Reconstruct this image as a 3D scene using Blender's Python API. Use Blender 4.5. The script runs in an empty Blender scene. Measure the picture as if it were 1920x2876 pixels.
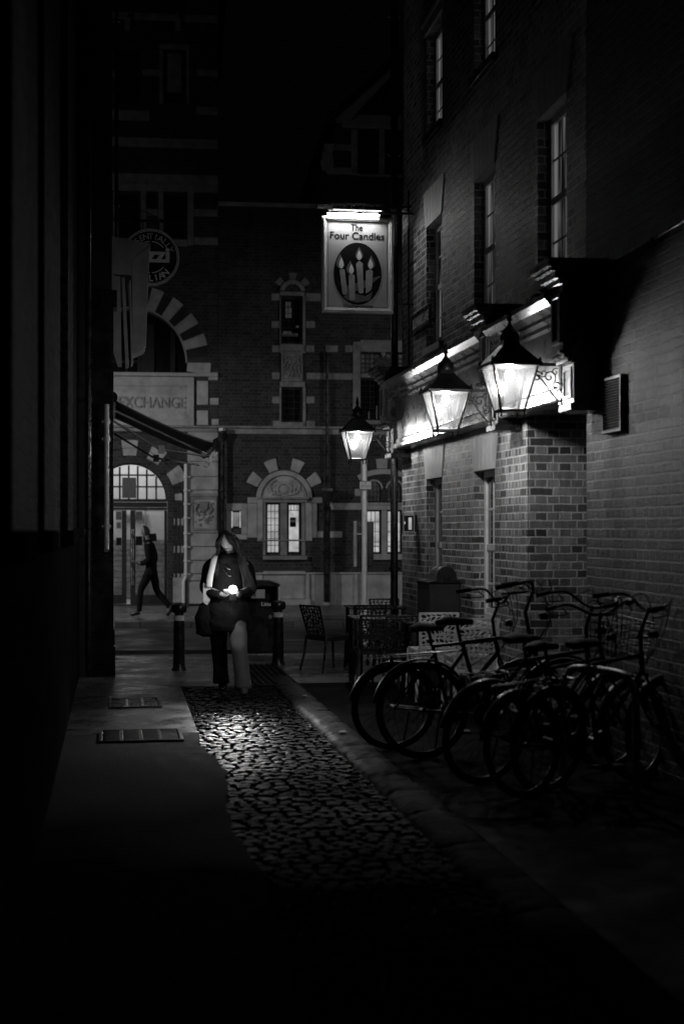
import bpy, math, random
from mathutils import Vector, Matrix, geometry
rnd = random.Random(7)
sc = bpy.context.scene
col = sc.collection
rad = math.radians
CAMH = 1.7
F0 = 3994.0                      # focal length of the 50 mm lens in photograph pixels
AL = rad(9.11)                   # the lane runs 9 degrees left of the view
SN, CS = math.sin(AL), math.cos(AL)

def at(px, py, Y):               # a point seen at a pixel, at a real distance
    return Vector(((px-960)/F0*Y, Y, CAMH-(py-1490)/F0*Y))
def s_of(Y, t=3.7):              # distance along the lane for a point at lateral offset t
    return (Y-t*SN)/CS
def lane(t, s, z=0.0):
    return Vector((t*CS-s*SN, t*SN+s*CS, z))

# ------------------------------------------------------------------ mesh builder
class MB:
    def __init__(self): self.v=[]; self.f=[]; self.M=Matrix.Identity(4)
    def add(self, vs, fs):
        n=len(self.v); self.v += [self.M@Vector(p) for p in vs]
        self.f += [tuple(i+n for i in f) for f in fs]; return self
    def box(self,x0,x1,y0,y1,z0,z1):
        return self.add([(x0,y0,z0),(x1,y0,z0),(x1,y1,z0),(x0,y1,z0),(x0,y0,z1),(x1,y0,z1),(x1,y1,z1),(x0,y1,z1)],
          [(0,3,2,1),(4,5,6,7),(0,1,5,4),(1,2,6,5),(2,3,7,6),(3,0,4,7)])
    def tube(self,p0,p1,r,n=8,r2=None):
        return self.path([p0,p1],[r, r if r2 is None else r2],n)
    def path(self,pts,rs,n=8,flat=1.0,closed=False,up=None,phase=0.0):
        pts=[Vector(p) for p in pts]; m=len(pts)
        if not isinstance(rs,list): rs=[rs]*m
        vs=[];fs=[]; prev=None
        for i,p in enumerate(pts):
            if closed: d=pts[(i+1)%m]-pts[i-1]
            else: d=pts[min(i+1,m-1)]-pts[max(i-1,0)]
            if d.length<1e-9: d=Vector((0,0,1))
            d.normalize()
            if prev is None:
                a=Vector(up) if up else (Vector((0,0,1)) if abs(d.z)<.9 else Vector((1,0,0)))
            else: a=prev
            a=(a-d*a.dot(d))
            if a.length<1e-6: a=d.orthogonal()
            a.normalize(); prev=a; b=d.cross(a)
            r=rs[i]; ra,rb=(r if isinstance(r,(tuple,list)) else (r,r*flat))
            for k in range(n):
                t=2*math.pi*k/n+phase; vs.append(p+a*math.cos(t)*ra+b*math.sin(t)*rb)
        for i in range(m if closed else m-1):
            j=(i+1)%m
            for k in range(n):
                l=(k+1)%n; fs.append((i*n+k,i*n+l,j*n+l,j*n+k))
        if not closed:
            fs.append(tuple(range(n-1,-1,-1))); fs.append(tuple((m-1)*n+k for k in range(n)))
        return self.add(vs,fs)
    def lathe(self,prof,n=16,c=(0,0,0),sy=1.0,phase=0.0):
        vs=[];fs=[];c=Vector(c);m=len(prof)
        for r,z in prof:
            for k in range(n):
                t=2*math.pi*k/n+phase; vs.append(c+Vector((math.cos(t)*r,math.sin(t)*r*sy,z)))
        for i in range(m-1):
            for k in range(n):
                l=(k+1)%n; fs.append((i*n+k,i*n+l,(i+1)*n+l,(i+1)*n+k))
        fs.append(tuple(range(n-1,-1,-1))); fs.append(tuple((m-1)*n+k for k in range(n)))
        return self.add(vs,fs)
    def slab(self,loops,d0,d1,ax='y'):
        """polygon with holes (a,b) extruded between depths; ax y: (a,d,b) facing -y; ax x: (d,a,b); ax z: (a,b,d)"""
        mp={'y':lambda a,b,d:(a,d,b),'x':lambda a,b,d:(d,a,b),'z':lambda a,b,d:(a,b,d)}[ax]
        flat=[p for l in loops for p in l]
        tri=geometry.tessellate_polygon([[Vector((p[0],p[1],0)) for p in l] for l in loops])
        n=len(flat); vs=[mp(p[0],p[1],d0) for p in flat]+[mp(p[0],p[1],d1) for p in flat]
        fs=[tuple(t) for t in tri]+[tuple(i+n for i in reversed(t)) for t in tri]
        o=0
        for l in loops:
            m=len(l)
            for i in range(m):
                j=(i+1)%m; fs.append((o+i,o+j,o+j+n,o+i+n))
            o+=m
        return self.add(vs,fs)
    def ball(self,c,r,n=12,m=8,s=(1,1,1)):
        prof=[(max(1e-4,r*math.sin(math.pi*i/m)),-r*math.cos(math.pi*i/m)) for i in range(m+1)]
        k=len(self.v); self.lathe(prof,n)
        inv=self.M.inverted()
        for i in range(k,len(self.v)):
            p=inv@self.v[i]; self.v[i]=self.M@Vector((p.x*s[0]+c[0],p.y*s[1]+c[1],p.z*s[2]+c[2]))
        return self
    def build(self,name,mat,parent=None,smooth=False,bevel=0,seg=1,subsurf=0):
        me=bpy.data.meshes.new(name); me.from_pydata([tuple(p) for p in self.v],[],self.f)
        import bmesh
        bm=bmesh.new(); bm.from_mesh(me); bmesh.ops.recalc_face_normals(bm,faces=bm.faces); bm.to_mesh(me); bm.free()
        me.materials.append(mat)
        o=bpy.data.objects.new(name,me); col.objects.link(o)
        if parent is not None: o.parent=parent
        if smooth:
            me.polygons.foreach_set('use_smooth',[True]*len(me.polygons))
            if smooth=='auto':
                e=None
                try: me.set_sharp_from_angle(angle=rad(40))
                except Exception: pass
        if bevel:
            b=o.modifiers.new('bevel','BEVEL'); b.width=bevel; b.segments=seg; b.limit_method='ANGLE'; b.angle_limit=rad(40)
        if subsurf:
            b=o.modifiers.new('sub','SUBSURF'); b.levels=subsurf; b.render_levels=subsurf
        return o

def tag(o,label=None,cat=None,group=None,kind=None):
    if label: o['label']=label
    if cat: o['category']=cat
    if group: o['group']=group
    if kind: o['kind']=kind
    return o
def thing(name,label,cat,loc=(0,0,0),rz=0.0,group=None):
    o=bpy.data.objects.new(name,None); o.empty_display_size=.1; col.objects.link(o)
    o.location=loc; o.rotation_euler=(0,0,rz); return tag(o,label,cat,group)
def put(o,loc,rz=0.0): o.location=loc; o.rotation_euler=(0,0,rz); return o
def copy_tree(o,parent=None):
    c=o.copy(); col.objects.link(c)
    if parent is not None: c.parent=parent
    for ch in [k for k in bpy.data.objects if k.parent==o]: copy_tree(ch,c)
    return c
def rect(x0,x1,z0,z1): return [(x0,z0),(x1,z0),(x1,z1),(x0,z1)]
def arc(cx,cz,r,a0,a1,n=16,rz=None):
    rz=rz or r
    return [(cx+r*math.cos(rad(a0+(a1-a0)*i/n)),cz+rz*math.sin(rad(a0+(a1-a0)*i/n))) for i in range(n+1)]
def catmull(pts,k=6):
    pts=[Vector(p) for p in pts]; out=[]
    P=[pts[0]]+pts+[pts[-1]]
    for i in range(1,len(P)-2):
        a,b,c,d=P[i-1],P[i],P[i+1],P[i+2]
        for j in range(k):
            t=j/k; out.append(.5*((2*b)+(c-a)*t+(2*a-5*b+4*c-d)*t*t+(3*b-a-3*c+d)*t**3))
    out.append(pts[-1]); return out
def interp(vals,m):
    out=[];n=len(vals)-1
    for i in range(m):
        t=i/(m-1)*n; j=min(int(t),n-1); f=t-j; a,b=vals[j],vals[j+1]
        out.append(tuple(p*(1-f)+q*f for p,q in zip(a,b)) if isinstance(a,tuple) else a*(1-f)+b*f)
    return out

# ------------------------------------------------------------------ materials (the photograph is black and white)
def newmat(name):
    m=bpy.data.materials.new(name); m.use_nodes=True; nt=m.node_tree; nt.nodes.clear()
    out=nt.nodes.new('ShaderNodeOutputMaterial'); return m,nt,out
def N(nt,t,**k):
    n=nt.nodes.new(t)
    for a,b in k.items():
        if a in('operation','data_type','blend_type','noise_dimensions','feature','distance','offset','squash','musgrave_type','interpolation_type'): setattr(n,a,b)
        else: n.inputs[a.replace('_',' ')].default_value=b
    return n
def grey(v): return (v,v,v,1)
def ramp(nt,src,stops):
    r=nt.nodes.new('ShaderNodeValToRGB'); e=r.color_ramp.elements
    while len(e)<len(stops): e.new(.5)
    for k,(p,v) in enumerate(stops): e[k].position=p; e[k].color=grey(v)
    nt.links.new(src,r.inputs[0]); return r
def surf(name,base,rough=.6,metal=0.0,var=.25,scale=6.0,bump=.15,bscale=40.0,bdist=.004,spec=.5,rvar=.15,coat=0.0):
    m,nt,out=newmat(name); L=nt.links
    b=nt.nodes.new('ShaderNodeBsdfPrincipled'); tc=nt.nodes.new('ShaderNodeTexCoord')
    n1=N(nt,'ShaderNodeTexNoise',Scale=scale,Detail=6.0,Roughness=.65); L.new(tc.outputs['Object'],n1.inputs['Vector'])
    r=ramp(nt,n1.outputs[0],[(.3,base*(1-var)),(.7,base*(1+var))]); L.new(r.outputs[0],b.inputs['Base Color'])
    r2=ramp(nt,n1.outputs[0],[(.3,max(.03,rough-rvar)),(.7,min(1,rough+rvar))]); L.new(r2.outputs[0],b.inputs['Roughness'])
    b.inputs['Metallic'].default_value=metal
    b.inputs['Specular IOR Level'].default_value=spec
    b.inputs['Coat Weight'].default_value=coat
    if bump:
        n2=N(nt,'ShaderNodeTexNoise',Scale=bscale,Detail=5.0); L.new(tc.outputs['Object'],n2.inputs['Vector'])
        bp=N(nt,'ShaderNodeBump',Strength=bump,Distance=bdist); L.new(n2.outputs[0],bp.inputs['Height']); L.new(bp.outputs[0],b.inputs['Normal'])
    L.new(b.outputs[0],out.inputs[0]); return m
def brick(name,c1,c2,mortar,rough=.7,bw=.225,rh=.075,ms=.009,bump=1.0,bdist=.008,dirt=.5,nb=.35,seed=0.0,spec=.35,swapz=False):
    m,nt,out=newmat(name); L=nt.links
    b=nt.nodes.new('ShaderNodeBsdfPrincipled'); tc=nt.nodes.new('ShaderNodeTexCoord')
    sp=nt.nodes.new('ShaderNodeSeparateXYZ'); L.new(tc.outputs['Object'],sp.inputs[0])
    ad=N(nt,'ShaderNodeMath',operation='ADD'); L.new(sp.outputs[0],ad.inputs[0]); L.new(sp.outputs[1],ad.inputs[1])
    cb=nt.nodes.new('ShaderNodeCombineXYZ'); L.new(ad.outputs[0],cb.inputs[0]); L.new(sp.outputs[2],cb.inputs[1]); cb.inputs[2].default_value=seed
    wn=N(nt,'ShaderNodeTexNoise',Scale=9.0,Detail=4.0); L.new(tc.outputs['Object'],wn.inputs['Vector'])
    vm=N(nt,'ShaderNodeVectorMath',operation='MULTIPLY_ADD'); L.new(wn.outputs[1],vm.inputs[0]); vm.inputs[1].default_value=(.020,.016,0); L.new(cb.outputs[0],vm.inputs[2])
    br=N(nt,'ShaderNodeTexBrick',Scale=1.0); br.inputs['Color1'].default_value=grey(c1); br.inputs['Color2'].default_value=grey(c2); br.inputs['Mortar'].default_value=grey(mortar)
    br.inputs['Mortar Size'].default_value=ms; br.inputs['Mortar Smooth'].default_value=.35; br.inputs['Brick Width'].default_value=bw; br.inputs['Row Height'].default_value=rh
    br.squash=.5; br.squash_frequency=2      # alternating stretcher and header courses
    L.new(vm.outputs[0],br.inputs['Vector'])
    n1=N(nt,'ShaderNodeTexNoise',Scale=1.3,Detail=8.0,Roughness=.7); L.new(tc.outputs['Object'],n1.inputs['Vector'])
    r=ramp(nt,n1.outputs[0],[(.3,1-dirt),(.65,1.0)])
    mx=N(nt,'ShaderNodeMix',data_type='RGBA',blend_type='MULTIPLY'); mx.inputs[0].default_value=1.0; L.new(br.outputs[0],mx.inputs[6]); L.new(r.outputs[0],mx.inputs[7])
    st=nt.nodes.new('ShaderNodeMapping'); st.inputs['Scale'].default_value=(26,26,5); L.new(tc.outputs['Object'],st.inputs[0])
    n3=N(nt,'ShaderNodeTexNoise',Scale=1.0,Detail=5.0,Roughness=.7); L.new(st.outputs[0],n3.inputs['Vector'])
    r3=ramp(nt,n3.outputs[0],[(.3,.62),(.7,1.25)])
    mx2=N(nt,'ShaderNodeMix',data_type='RGBA',blend_type='MULTIPLY'); mx2.inputs[0].default_value=1.0; L.new(mx.outputs[2],mx2.inputs[6]); L.new(r3.outputs[0],mx2.inputs[7])
    L.new(mx2.outputs[2],b.inputs['Base Color'])
    n2=N(nt,'ShaderNodeTexNoise',Scale=55.0,Detail=6.0,Roughness=.6); L.new(tc.outputs['Object'],n2.inputs['Vector'])
    inv=N(nt,'ShaderNodeMath',operation='MULTIPLY_ADD'); L.new(br.outputs[1],inv.inputs[0]); inv.inputs[1].default_value=-1.0; 
    ml=N(nt,'ShaderNodeMath',operation='MULTIPLY'); L.new(n2.outputs[0],ml.inputs[0]); ml.inputs[1].default_value=nb
    L.new(ml.outputs[0],inv.inputs[2])
    bp=N(nt,'ShaderNodeBump',Strength=bump,Distance=bdist); L.new(inv.outputs[0],bp.inputs['Height']); L.new(bp.outputs[0],b.inputs['Normal'])
    b.inputs['Roughness'].default_value=rough; b.inputs['Specular IOR Level'].default_value=spec
    L.new(b.outputs[0],out.inputs[0]); return m
def slabs(name,c,joint,w,h,rough=.45,ms=.006,bump=.6,ang=0.0):
    m,nt,out=newmat(name); L=nt.links
    b=nt.nodes.new('ShaderNodeBsdfPrincipled'); tc=nt.nodes.new('ShaderNodeTexCoord')
    mp=nt.nodes.new('ShaderNodeMapping'); mp.inputs['Rotation'].default_value=(0,0,ang); L.new(tc.outputs['Object'],mp.inputs[0])
    br=N(nt,'ShaderNodeTexBrick',Scale=1.0); br.inputs['Color1'].default_value=grey(c*.7); br.inputs['Color2'].default_value=grey(c*1.25); br.inputs['Mortar'].default_value=grey(joint)
    br.inputs['Mortar Size'].default_value=ms; br.inputs['Mortar Smooth'].default_value=.2; br.inputs['Brick Width'].default_value=w; br.inputs['Row Height'].default_value=h
    L.new(mp.outputs[0],br.inputs['Vector'])
    n1=N(nt,'ShaderNodeTexNoise',Scale=2.5,Detail=8.0,Roughness=.7); L.new(tc.outputs['Object'],n1.inputs['Vector'])
    r=ramp(nt,n1.outputs[0],[(.3,.6),(.7,1.15)])
    mx=N(nt,'ShaderNodeMix',data_type='RGBA',blend_type='MULTIPLY'); mx.inputs[0].default_value=1.0; L.new(br.outputs[0],mx.inputs[6]); L.new(r.outputs[0],mx.inputs[7])
    L.new(mx.outputs[2],b.inputs['Base Color'])
    r2=ramp(nt,n1.outputs[0],[(.35,rough*.45),(.65,min(1,rough*1.4))]); L.new(r2.outputs[0],b.inputs['Roughness'])
    n2=N(nt,'ShaderNodeTexNoise',Scale=30.0,Detail=6.0); L.new(tc.outputs['Object'],n2.inputs['Vector'])
    iv=N(nt,'ShaderNodeMath',operation='MULTIPLY_ADD'); L.new(br.outputs[1],iv.inputs[0]); iv.inputs[1].default_value=-1.0; L.new(n2.outputs[0],iv.inputs[2])
    bp=N(nt,'ShaderNodeBump',Strength=bump,Distance=.006); L.new(iv.outputs[0],bp.inputs['Height']); L.new(bp.outputs[0],b.inputs['Normal'])
    L.new(b.outputs[0],out.inputs[0]); return m
def glow(name,v,var=.3,scale=3.0):           # lit windows, lamp tubes, screens
    m,nt,out=newmat(name); L=nt.links
    e=nt.nodes.new('ShaderNodeEmission'); tc=nt.nodes.new('ShaderNodeTexCoord')
    n1=N(nt,'ShaderNodeTexNoise',Scale=scale,Detail=3.0); L.new(tc.outputs['Object'],n1.inputs['Vector'])
    r=ramp(nt,n1.outputs[0],[(.35,1-var),(.65,1.0)]); L.new(r.outputs[0],e.inputs[0]); e.inputs[1].default_value=v
    L.new(e.outputs[0],out.inputs[0]); return m
def glass_frost(name):
    m,nt,out=newmat(name); L=nt.links
    tr=nt.nodes.new('ShaderNodeBsdfTransparent'); tr.inputs[0].default_value=grey(.96)
    tl=nt.nodes.new('ShaderNodeBsdfTranslucent'); tl.inputs[0].default_value=grey(.8)
    gl=N(nt,'ShaderNodeBsdfGlossy',Roughness=.15); gl.inputs[0].default_value=grey(.8)
    m1=nt.nodes.new('ShaderNodeMixShader'); m1.inputs[0].default_value=.018; L.new(tr.outputs[0],m1.inputs[1]); L.new(tl.outputs[0],m1.inputs[2])
    m2=nt.nodes.new('ShaderNodeMixShader'); m2.inputs[0].default_value=.05; L.new(m1.outputs[0],m2.inputs[1]); L.new(gl.outputs[0],m2.inputs[2])
    L.new(m2.outputs[0],out.inputs[0]); return m
M={}
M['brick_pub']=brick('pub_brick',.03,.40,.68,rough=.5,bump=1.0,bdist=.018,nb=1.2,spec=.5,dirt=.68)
M['brick_near']=brick('near_wall_brick',.008,.085,.16,rough=.6,bump=1.0,bdist=.016,nb=1.2,spec=.25,dirt=.7,seed=3.0)  # darker copy of the pub brick, standing in for weaker light here
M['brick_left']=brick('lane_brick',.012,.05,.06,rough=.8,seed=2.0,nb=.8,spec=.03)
M['brick_far']=brick('street_brick',.022,.06,.10,rough=.75,seed=5.0,ms=.007)
M['stone']=surf('limestone',.36,.75,var=.35,scale=3.0,bump=.4,bscale=25,bdist=.006)
M['stone_d']=surf('sooty_limestone',.22,.8,var=.45,scale=4.0,bump=.5,bscale=18,bdist=.01)
M['rub']=surf('rubbed_brick',.46,.65,var=.15,scale=8.0,bump=.2)
M['white']=surf('white_paint',.72,.4,var=.12,scale=9.0,bump=.1)
M['cream']=surf('gloss_cream_paint',.09,.30,var=.25,scale=5.0,bump=.25,bscale=14,bdist=.004,rvar=.1)
M['dark']=surf('black_gloss_paint',.012,.28,var=.3,bump=.1)
M['darkm']=surf('dark_paint',.025,.55,spec=.25,var=.3)
M['iron']=surf('black_iron',.01,.35,metal=.2,var=.3,bump=.3)
M['steel']=surf('bright_steel',.45,.3,metal=1.0,var=.2)
M['galv']=surf('pale_metal_paint',.5,.4,var=.15,metal=.2)
M['rubber']=surf('tyre_rubber',.006,.75,spec=.15)
M['bikepaint']=surf('bike_paint',.006,.35,spec=.3,bump=0)
M['ventm']=surf('vent_metal',.09,.5)
M['pole']=surf('white_pole_paint',.75,.4,var=.1)
M['glass']=surf('dark_glass',.012,.06,var=.3,bump=.03,bscale=3,spec=.8,rvar=.03)
M['frost']=glass_frost('lantern_glass')
M['bulb']=glow('lamp_bulb',1000,0)
M['tube']=glow('sign_tube',80,0)
M['tube2']=glow('rear_sign_tube',9,0)
M['slit']=glow('lit_window_bright',.50,.45,4)
M['slit2']=glow('lit_window_soft',.20,.5,3)
M['slit3']=glow('lit_window_faint',.035,.6,3)
M['wood']=surf('varnished_wood',.10,.4,var=.4,scale=10)
M['canvas']=surf('awning_canvas',.34,.8,var=.3,scale=4,bump=.3,bscale=12,bdist=.01)
M['canvas2']=surf('banner_canvas',.34,.75,var=.25,scale=3,bump=.3,bscale=8,bdist=.01)
M['signpale']=surf('sign_paint_pale',.42,.5,var=.12,scale=3)
M['ink']=surf('sign_ink',.008,.6,spec=.1)
M['ink2']=surf('sign_ink_grey',.10,.5)
M['signfr']=surf('sign_frame_gilt',.55,.35,var=.15)
M['cobble']=surf('wet_setts',.008,.15,var=.5,scale=9,bump=.8,bscale=45,bdist=.005,spec=.035,rvar=.08)
def dull_near_sheen(m,y0,y1,rough,spec):
    '''fades wet sheen unevenly towards the camera; foreground darkness built into the surface'''
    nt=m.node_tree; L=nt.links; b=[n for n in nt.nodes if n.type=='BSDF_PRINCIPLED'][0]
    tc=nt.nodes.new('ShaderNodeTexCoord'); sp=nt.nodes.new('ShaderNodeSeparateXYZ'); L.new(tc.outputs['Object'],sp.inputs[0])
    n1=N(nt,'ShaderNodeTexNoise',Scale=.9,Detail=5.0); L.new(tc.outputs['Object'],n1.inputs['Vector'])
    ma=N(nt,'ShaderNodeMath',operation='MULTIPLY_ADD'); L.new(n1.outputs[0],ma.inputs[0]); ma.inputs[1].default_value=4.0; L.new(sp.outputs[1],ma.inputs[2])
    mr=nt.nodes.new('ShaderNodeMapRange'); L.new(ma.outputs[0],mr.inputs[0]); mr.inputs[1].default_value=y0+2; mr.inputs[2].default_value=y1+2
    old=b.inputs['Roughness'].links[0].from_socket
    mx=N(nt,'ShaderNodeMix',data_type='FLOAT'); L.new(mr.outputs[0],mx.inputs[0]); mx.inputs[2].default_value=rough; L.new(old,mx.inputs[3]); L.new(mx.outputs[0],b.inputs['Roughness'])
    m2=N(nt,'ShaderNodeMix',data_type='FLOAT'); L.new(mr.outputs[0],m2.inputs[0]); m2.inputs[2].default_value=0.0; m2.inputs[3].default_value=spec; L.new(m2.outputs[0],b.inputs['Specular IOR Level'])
dull_near_sheen(M['cobble'],6.8,14.2,.75,.10)
M['bed']=surf('wet_grit_joints',.02,.6,var=.5,scale=30,bump=.8,bscale=60)
dull_near_sheen(M['bed'],6.0,12.5,1.0,.2)
M['kerb']=surf('worn_kerb_stone',.006,.6,spec=.03,var=.45,scale=7,bump=.8,bscale=14,bdist=.02,rvar=.2)
M['conc']=surf('rough_concrete',.010,.85,spec=.02,var=.5,scale=8,bump=.7,bscale=50,bdist=.008,rvar=.2)
M['paving']=slabs('york_paving',.05,.015,.6,.42,rough=.36)
M['paving2']=slabs('street_paving',.12,.03,.75,.55,rough=.38)
dull_near_sheen(M['kerb'],6.0,12.5,.95,.12); dull_near_sheen(M['conc'],7.0,13.0,1.0,.10)
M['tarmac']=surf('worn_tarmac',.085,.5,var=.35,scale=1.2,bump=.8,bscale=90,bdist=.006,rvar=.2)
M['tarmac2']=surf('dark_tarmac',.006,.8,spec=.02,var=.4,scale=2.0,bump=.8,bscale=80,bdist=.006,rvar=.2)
M['paint']=surf('road_paint',.4,.5,var=.4,scale=12)
M['plastic']=surf('dark_chair_plastic',.02,.3,bump=.05)
M['plasticw']=surf('pale_chair_plastic',.75,.4,bump=.05)
M['coat']=surf('dark_wool_coat',.011,.95,spec=.1,var=.4,bump=.9,bscale=9,bdist=.03)
M['jeans']=surf('pale_denim',.12,.9,var=.3,bump=.2,bscale=150)
M['hair']=surf('dark_hair',.02,.5,var=.4,bump=0)
M['skin']=surf('skin',.36,.5,var=.08,bump=.05)
M['scarf']=surf('pale_scarf',.6,.85,var=.15,bump=.4,bscale=60)
M['shoe']=surf('black_leather',.02,.3)
M['bikem']=surf('dull_bike_metal',.045,.4,metal=.8,var=.3)
def blind(name,v):
    m,nt,out=newmat(name); L=nt.links; e=nt.nodes.new('ShaderNodeEmission'); tc=nt.nodes.new('ShaderNodeTexCoord'); mp=nt.nodes.new('ShaderNodeMapping'); mp.inputs['Scale'].default_value=(1,9,.7); L.new(tc.outputs['Object'],mp.inputs[0])
    n1=N(nt,'ShaderNodeTexNoise',Scale=1.0,Detail=4.0); L.new(mp.outputs[0],n1.inputs['Vector']); r=ramp(nt,n1.outputs[0],[(.42,.03),(.62,1.0)]); L.new(r.outputs[0],e.inputs[0]); e.inputs[1].default_value=v; L.new(e.outputs[0],out.inputs[0]); return m
M['curtain']=blind('curtained_window',.13)
M['shade_black']=surf('shade_black_render',.010,.9,spec=.0,var=.5,scale=3,bump=.6,bscale=30)  # near-black colour stands in for shade low on the left wall
M['room']=surf('room_wall',.6,.8,var=.1)
M['boards']=surf('room_boards',.30,.5,var=.5,scale=4)

_tcache={}
def glyphs(s,size=1.0,bold=0.0,spacing=1.0,shear=0.0):
    key=(s,bold,spacing,shear)
    if key not in _tcache:
        c=bpy.data.curves.new('lettering_curve','FONT'); c.body=s; c.size=1; c.align_x='CENTER'; c.offset=bold; c.space_character=spacing; c.resolution_u=4; c.shear=shear
        o=bpy.data.objects.new('lettering_tmp',c); col.objects.link(o)
        me=bpy.data.meshes.new_from_object(o.evaluated_get(bpy.context.evaluated_depsgraph_get()))
        _tcache[key]=([tuple(v.co) for v in me.vertices],[tuple(p.vertices) for p in me.polygons])
        bpy.data.objects.remove(o); bpy.data.curves.remove(c); bpy.data.meshes.remove(me)
    vs,fs=_tcache[key]; return [(x*size,y*size) for x,y,z in vs],fs
def text(mb,s,x,z,size,y0,width=None,ang=0.0,bold=.01,ax='y',spacing=1.0):
    """raised letters (2 mm) on a face that looks towards -y (ax y) or towards -x (ax x, reading away from the viewer's left)"""
    vs,fs=glyphs(s,size,bold,spacing)
    if width:
        w=max(p[0] for p in vs)-min(p[0] for p in vs); k=width/w; vs=[(p[0]*k,p[1]) for p in vs]
    ca,sa=math.cos(ang),math.sin(ang); out=[]
    for a,b in vs:
        a,b=a*ca-b*sa+x,a*sa+b*ca+z
        out.append((a,y0,b) if ax=='y' else (y0,-a,b))
    mb.add(out,fs); return mb
# ================================================================== THE GROUND
def sheet(name,pts,z,mat,thick=.05):
    mb=MB(); mb.slab([pts],z-thick,z,'z'); o=mb.build(name,mat); tag(o,kind='structure'); return o
def lp(t,s): p=lane(t,s); return (p.x,p.y)
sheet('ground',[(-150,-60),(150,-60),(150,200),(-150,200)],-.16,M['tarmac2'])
sheet('road',[(-60,17.6),(60,24.8),(60,32.5),(-60,22.6)],-.07,M['tarmac'],.06)
# pavement on this side of the street, one on the far side, and the lane surfaces
tY=lambda X,a,b:(a+b*X)
sheet('near_pavement',[(-30,s_of(16.0,0)-.8),(-5.0,15.2),lp(-.45,15.6),lp(3.8,15.6),(8,15.0),(30,15),(30,19.5+30*.06),(-30,19.5-30*.06)],.0,M['paving2'],.1)
mb=MB(); mb.M=Matrix.Rotation(math.atan(.06),4,'Z')@Matrix.Identity(4)
y=19.5*math.cos(math.atan(.06))
for i in range(-30,30): mb.box(i*.92,i*.92+.91,y,y+.14,-.12,.006)
tag(mb.build('street_kerb',M['stone_d'],bevel=.01),kind='structure')
yk=26.05
mb=MB(); mb.M=Matrix.Rotation(math.atan(.07),4,'Z')
for i in range(-30,30): mb.box(i*.92,i*.92+.91,yk,yk+.15,-.12,.035)
tag(mb.build('far_kerb',M['stone'],bevel=.01),kind='structure')
sheet('far_pavement',[(-40,26.2-40*.07),(40,26.2+40*.07),(40,60),(-40,60)],.03,M['paving2'],.1)
mb=MB()
for yy,w in ((25.55,.08),(25.78,.08),(20.25,.08),(20.02,.08)):
    mb.M=Matrix.Rotation(math.atan(.066),4,'Z'); mb.box(-30,30,yy,yy+w,-.069,-.064)
for i in range(-10,10): mb.box(i*3.0,i*3.0+1.6,22.9,23.0,-.069,-.064)
tag(mb.build('road_markings',M['paint']),kind='structure')
sheet('left_pavement',[lp(-.45,12.0),lp(.70,12.0),lp(.72,15.6),lp(-.45,15.6)],.0,M['paving'],.1)
edge=[]
for i in range(60):
    s=-1+13.0*i/59; edge.append(lp(.70+.035*math.sin(s*2.1)+rnd.uniform(-.025,.025)+(.06 if 9.4<s<11.6 else 0)*math.sin((s-9.4)*1.43),s))
sheet('concrete_path',[lp(-.45,-1)]+edge+[lp(-.45,12.0)],.004,M['conc'],.1)
sheet('lane_bed',[lp(.6,-1),lp(1.8,-1),lp(1.8,15.6),lp(.6,15.6)],-.045,M['bed'])
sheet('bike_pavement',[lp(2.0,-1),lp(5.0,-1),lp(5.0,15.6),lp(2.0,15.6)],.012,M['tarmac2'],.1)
# setts: every stone a low rounded block in the one surface
mb=MB(); s=3.2
while s<15.55:
    row=rnd.uniform(.062,.086); t=.66+rnd.uniform(-.05,.02); 
    while t<1.69:
        w=rnd.uniform(.065,.145); w=min(w,1.73-t)
        if w<.04: break
        g=.0085; x0,x1,y0,y1=t+g,t+w-g,s+g,s+row-g; h=rnd.uniform(-.010,.004)
        tl=(rnd.uniform(-.004,.004),rnd.uniform(-.003,.003))
        n=4; vs=[];fs=[]; G=(-1,-.86,0,.86,1)
        for j in range(n+1):
            for i in range(n+1):
                u=G[i]; v=G[j]
                k=max(abs(u),abs(v)); rr=math.sqrt(u*u+v*v)
                sc_=1-.22*(abs(u*v))**1.5
                zz=h-.004-.0045*(u*u+v*v)-(.020 if k>=1 else 0)+tl[0]*u*.7+tl[1]*v*.5+rnd.uniform(-.0012,.0012)
                p=lane((x0+x1)/2+u*sc_*(x1-x0)/2,(y0+y1)/2+v*sc_*(y1-y0)/2,zz); vs.append(tuple(p))
        for j in range(n):
            for i in range(n):
                a=j*(n+1)+i; fs.append((a,a+1,a+n+2,a+n+1))
        mb.add(vs,fs); t+=w
    s+=row
tag(mb.build('cobblestones',M['cobble'],smooth='auto'),kind='structure')
# kerb of worn long stones between setts and the right-hand pavement
mb=MB(); s=3.0
while s<15.5:
    l=rnd.uniform(.55,.95); n=10; vs=[];fs=[];m=5
    prof=[(1.735,-.05),(1.742,.0),(1.80,.022),(1.9,.03),(1.985,.024),(2.012,-.03)]
    for j in range(n+1):
        e=(1 if j in(0,n) else 0)
        for k,(t,z) in enumerate(prof):
            vs.append(tuple(lane(t+rnd.uniform(-.012,.012),s+.008+(l-.016)*j/n,z-.012*e+rnd.uniform(-.007,.007))))
    for j in range(n):
        for k in range(m): a=j*(m+1)+k; fs.append((a,a+1,a+m+2,a+m+1))
    mb.add(vs,fs); s+=l
tag(mb.build('lane_kerb',M['kerb'],smooth=True),kind='structure')
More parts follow.
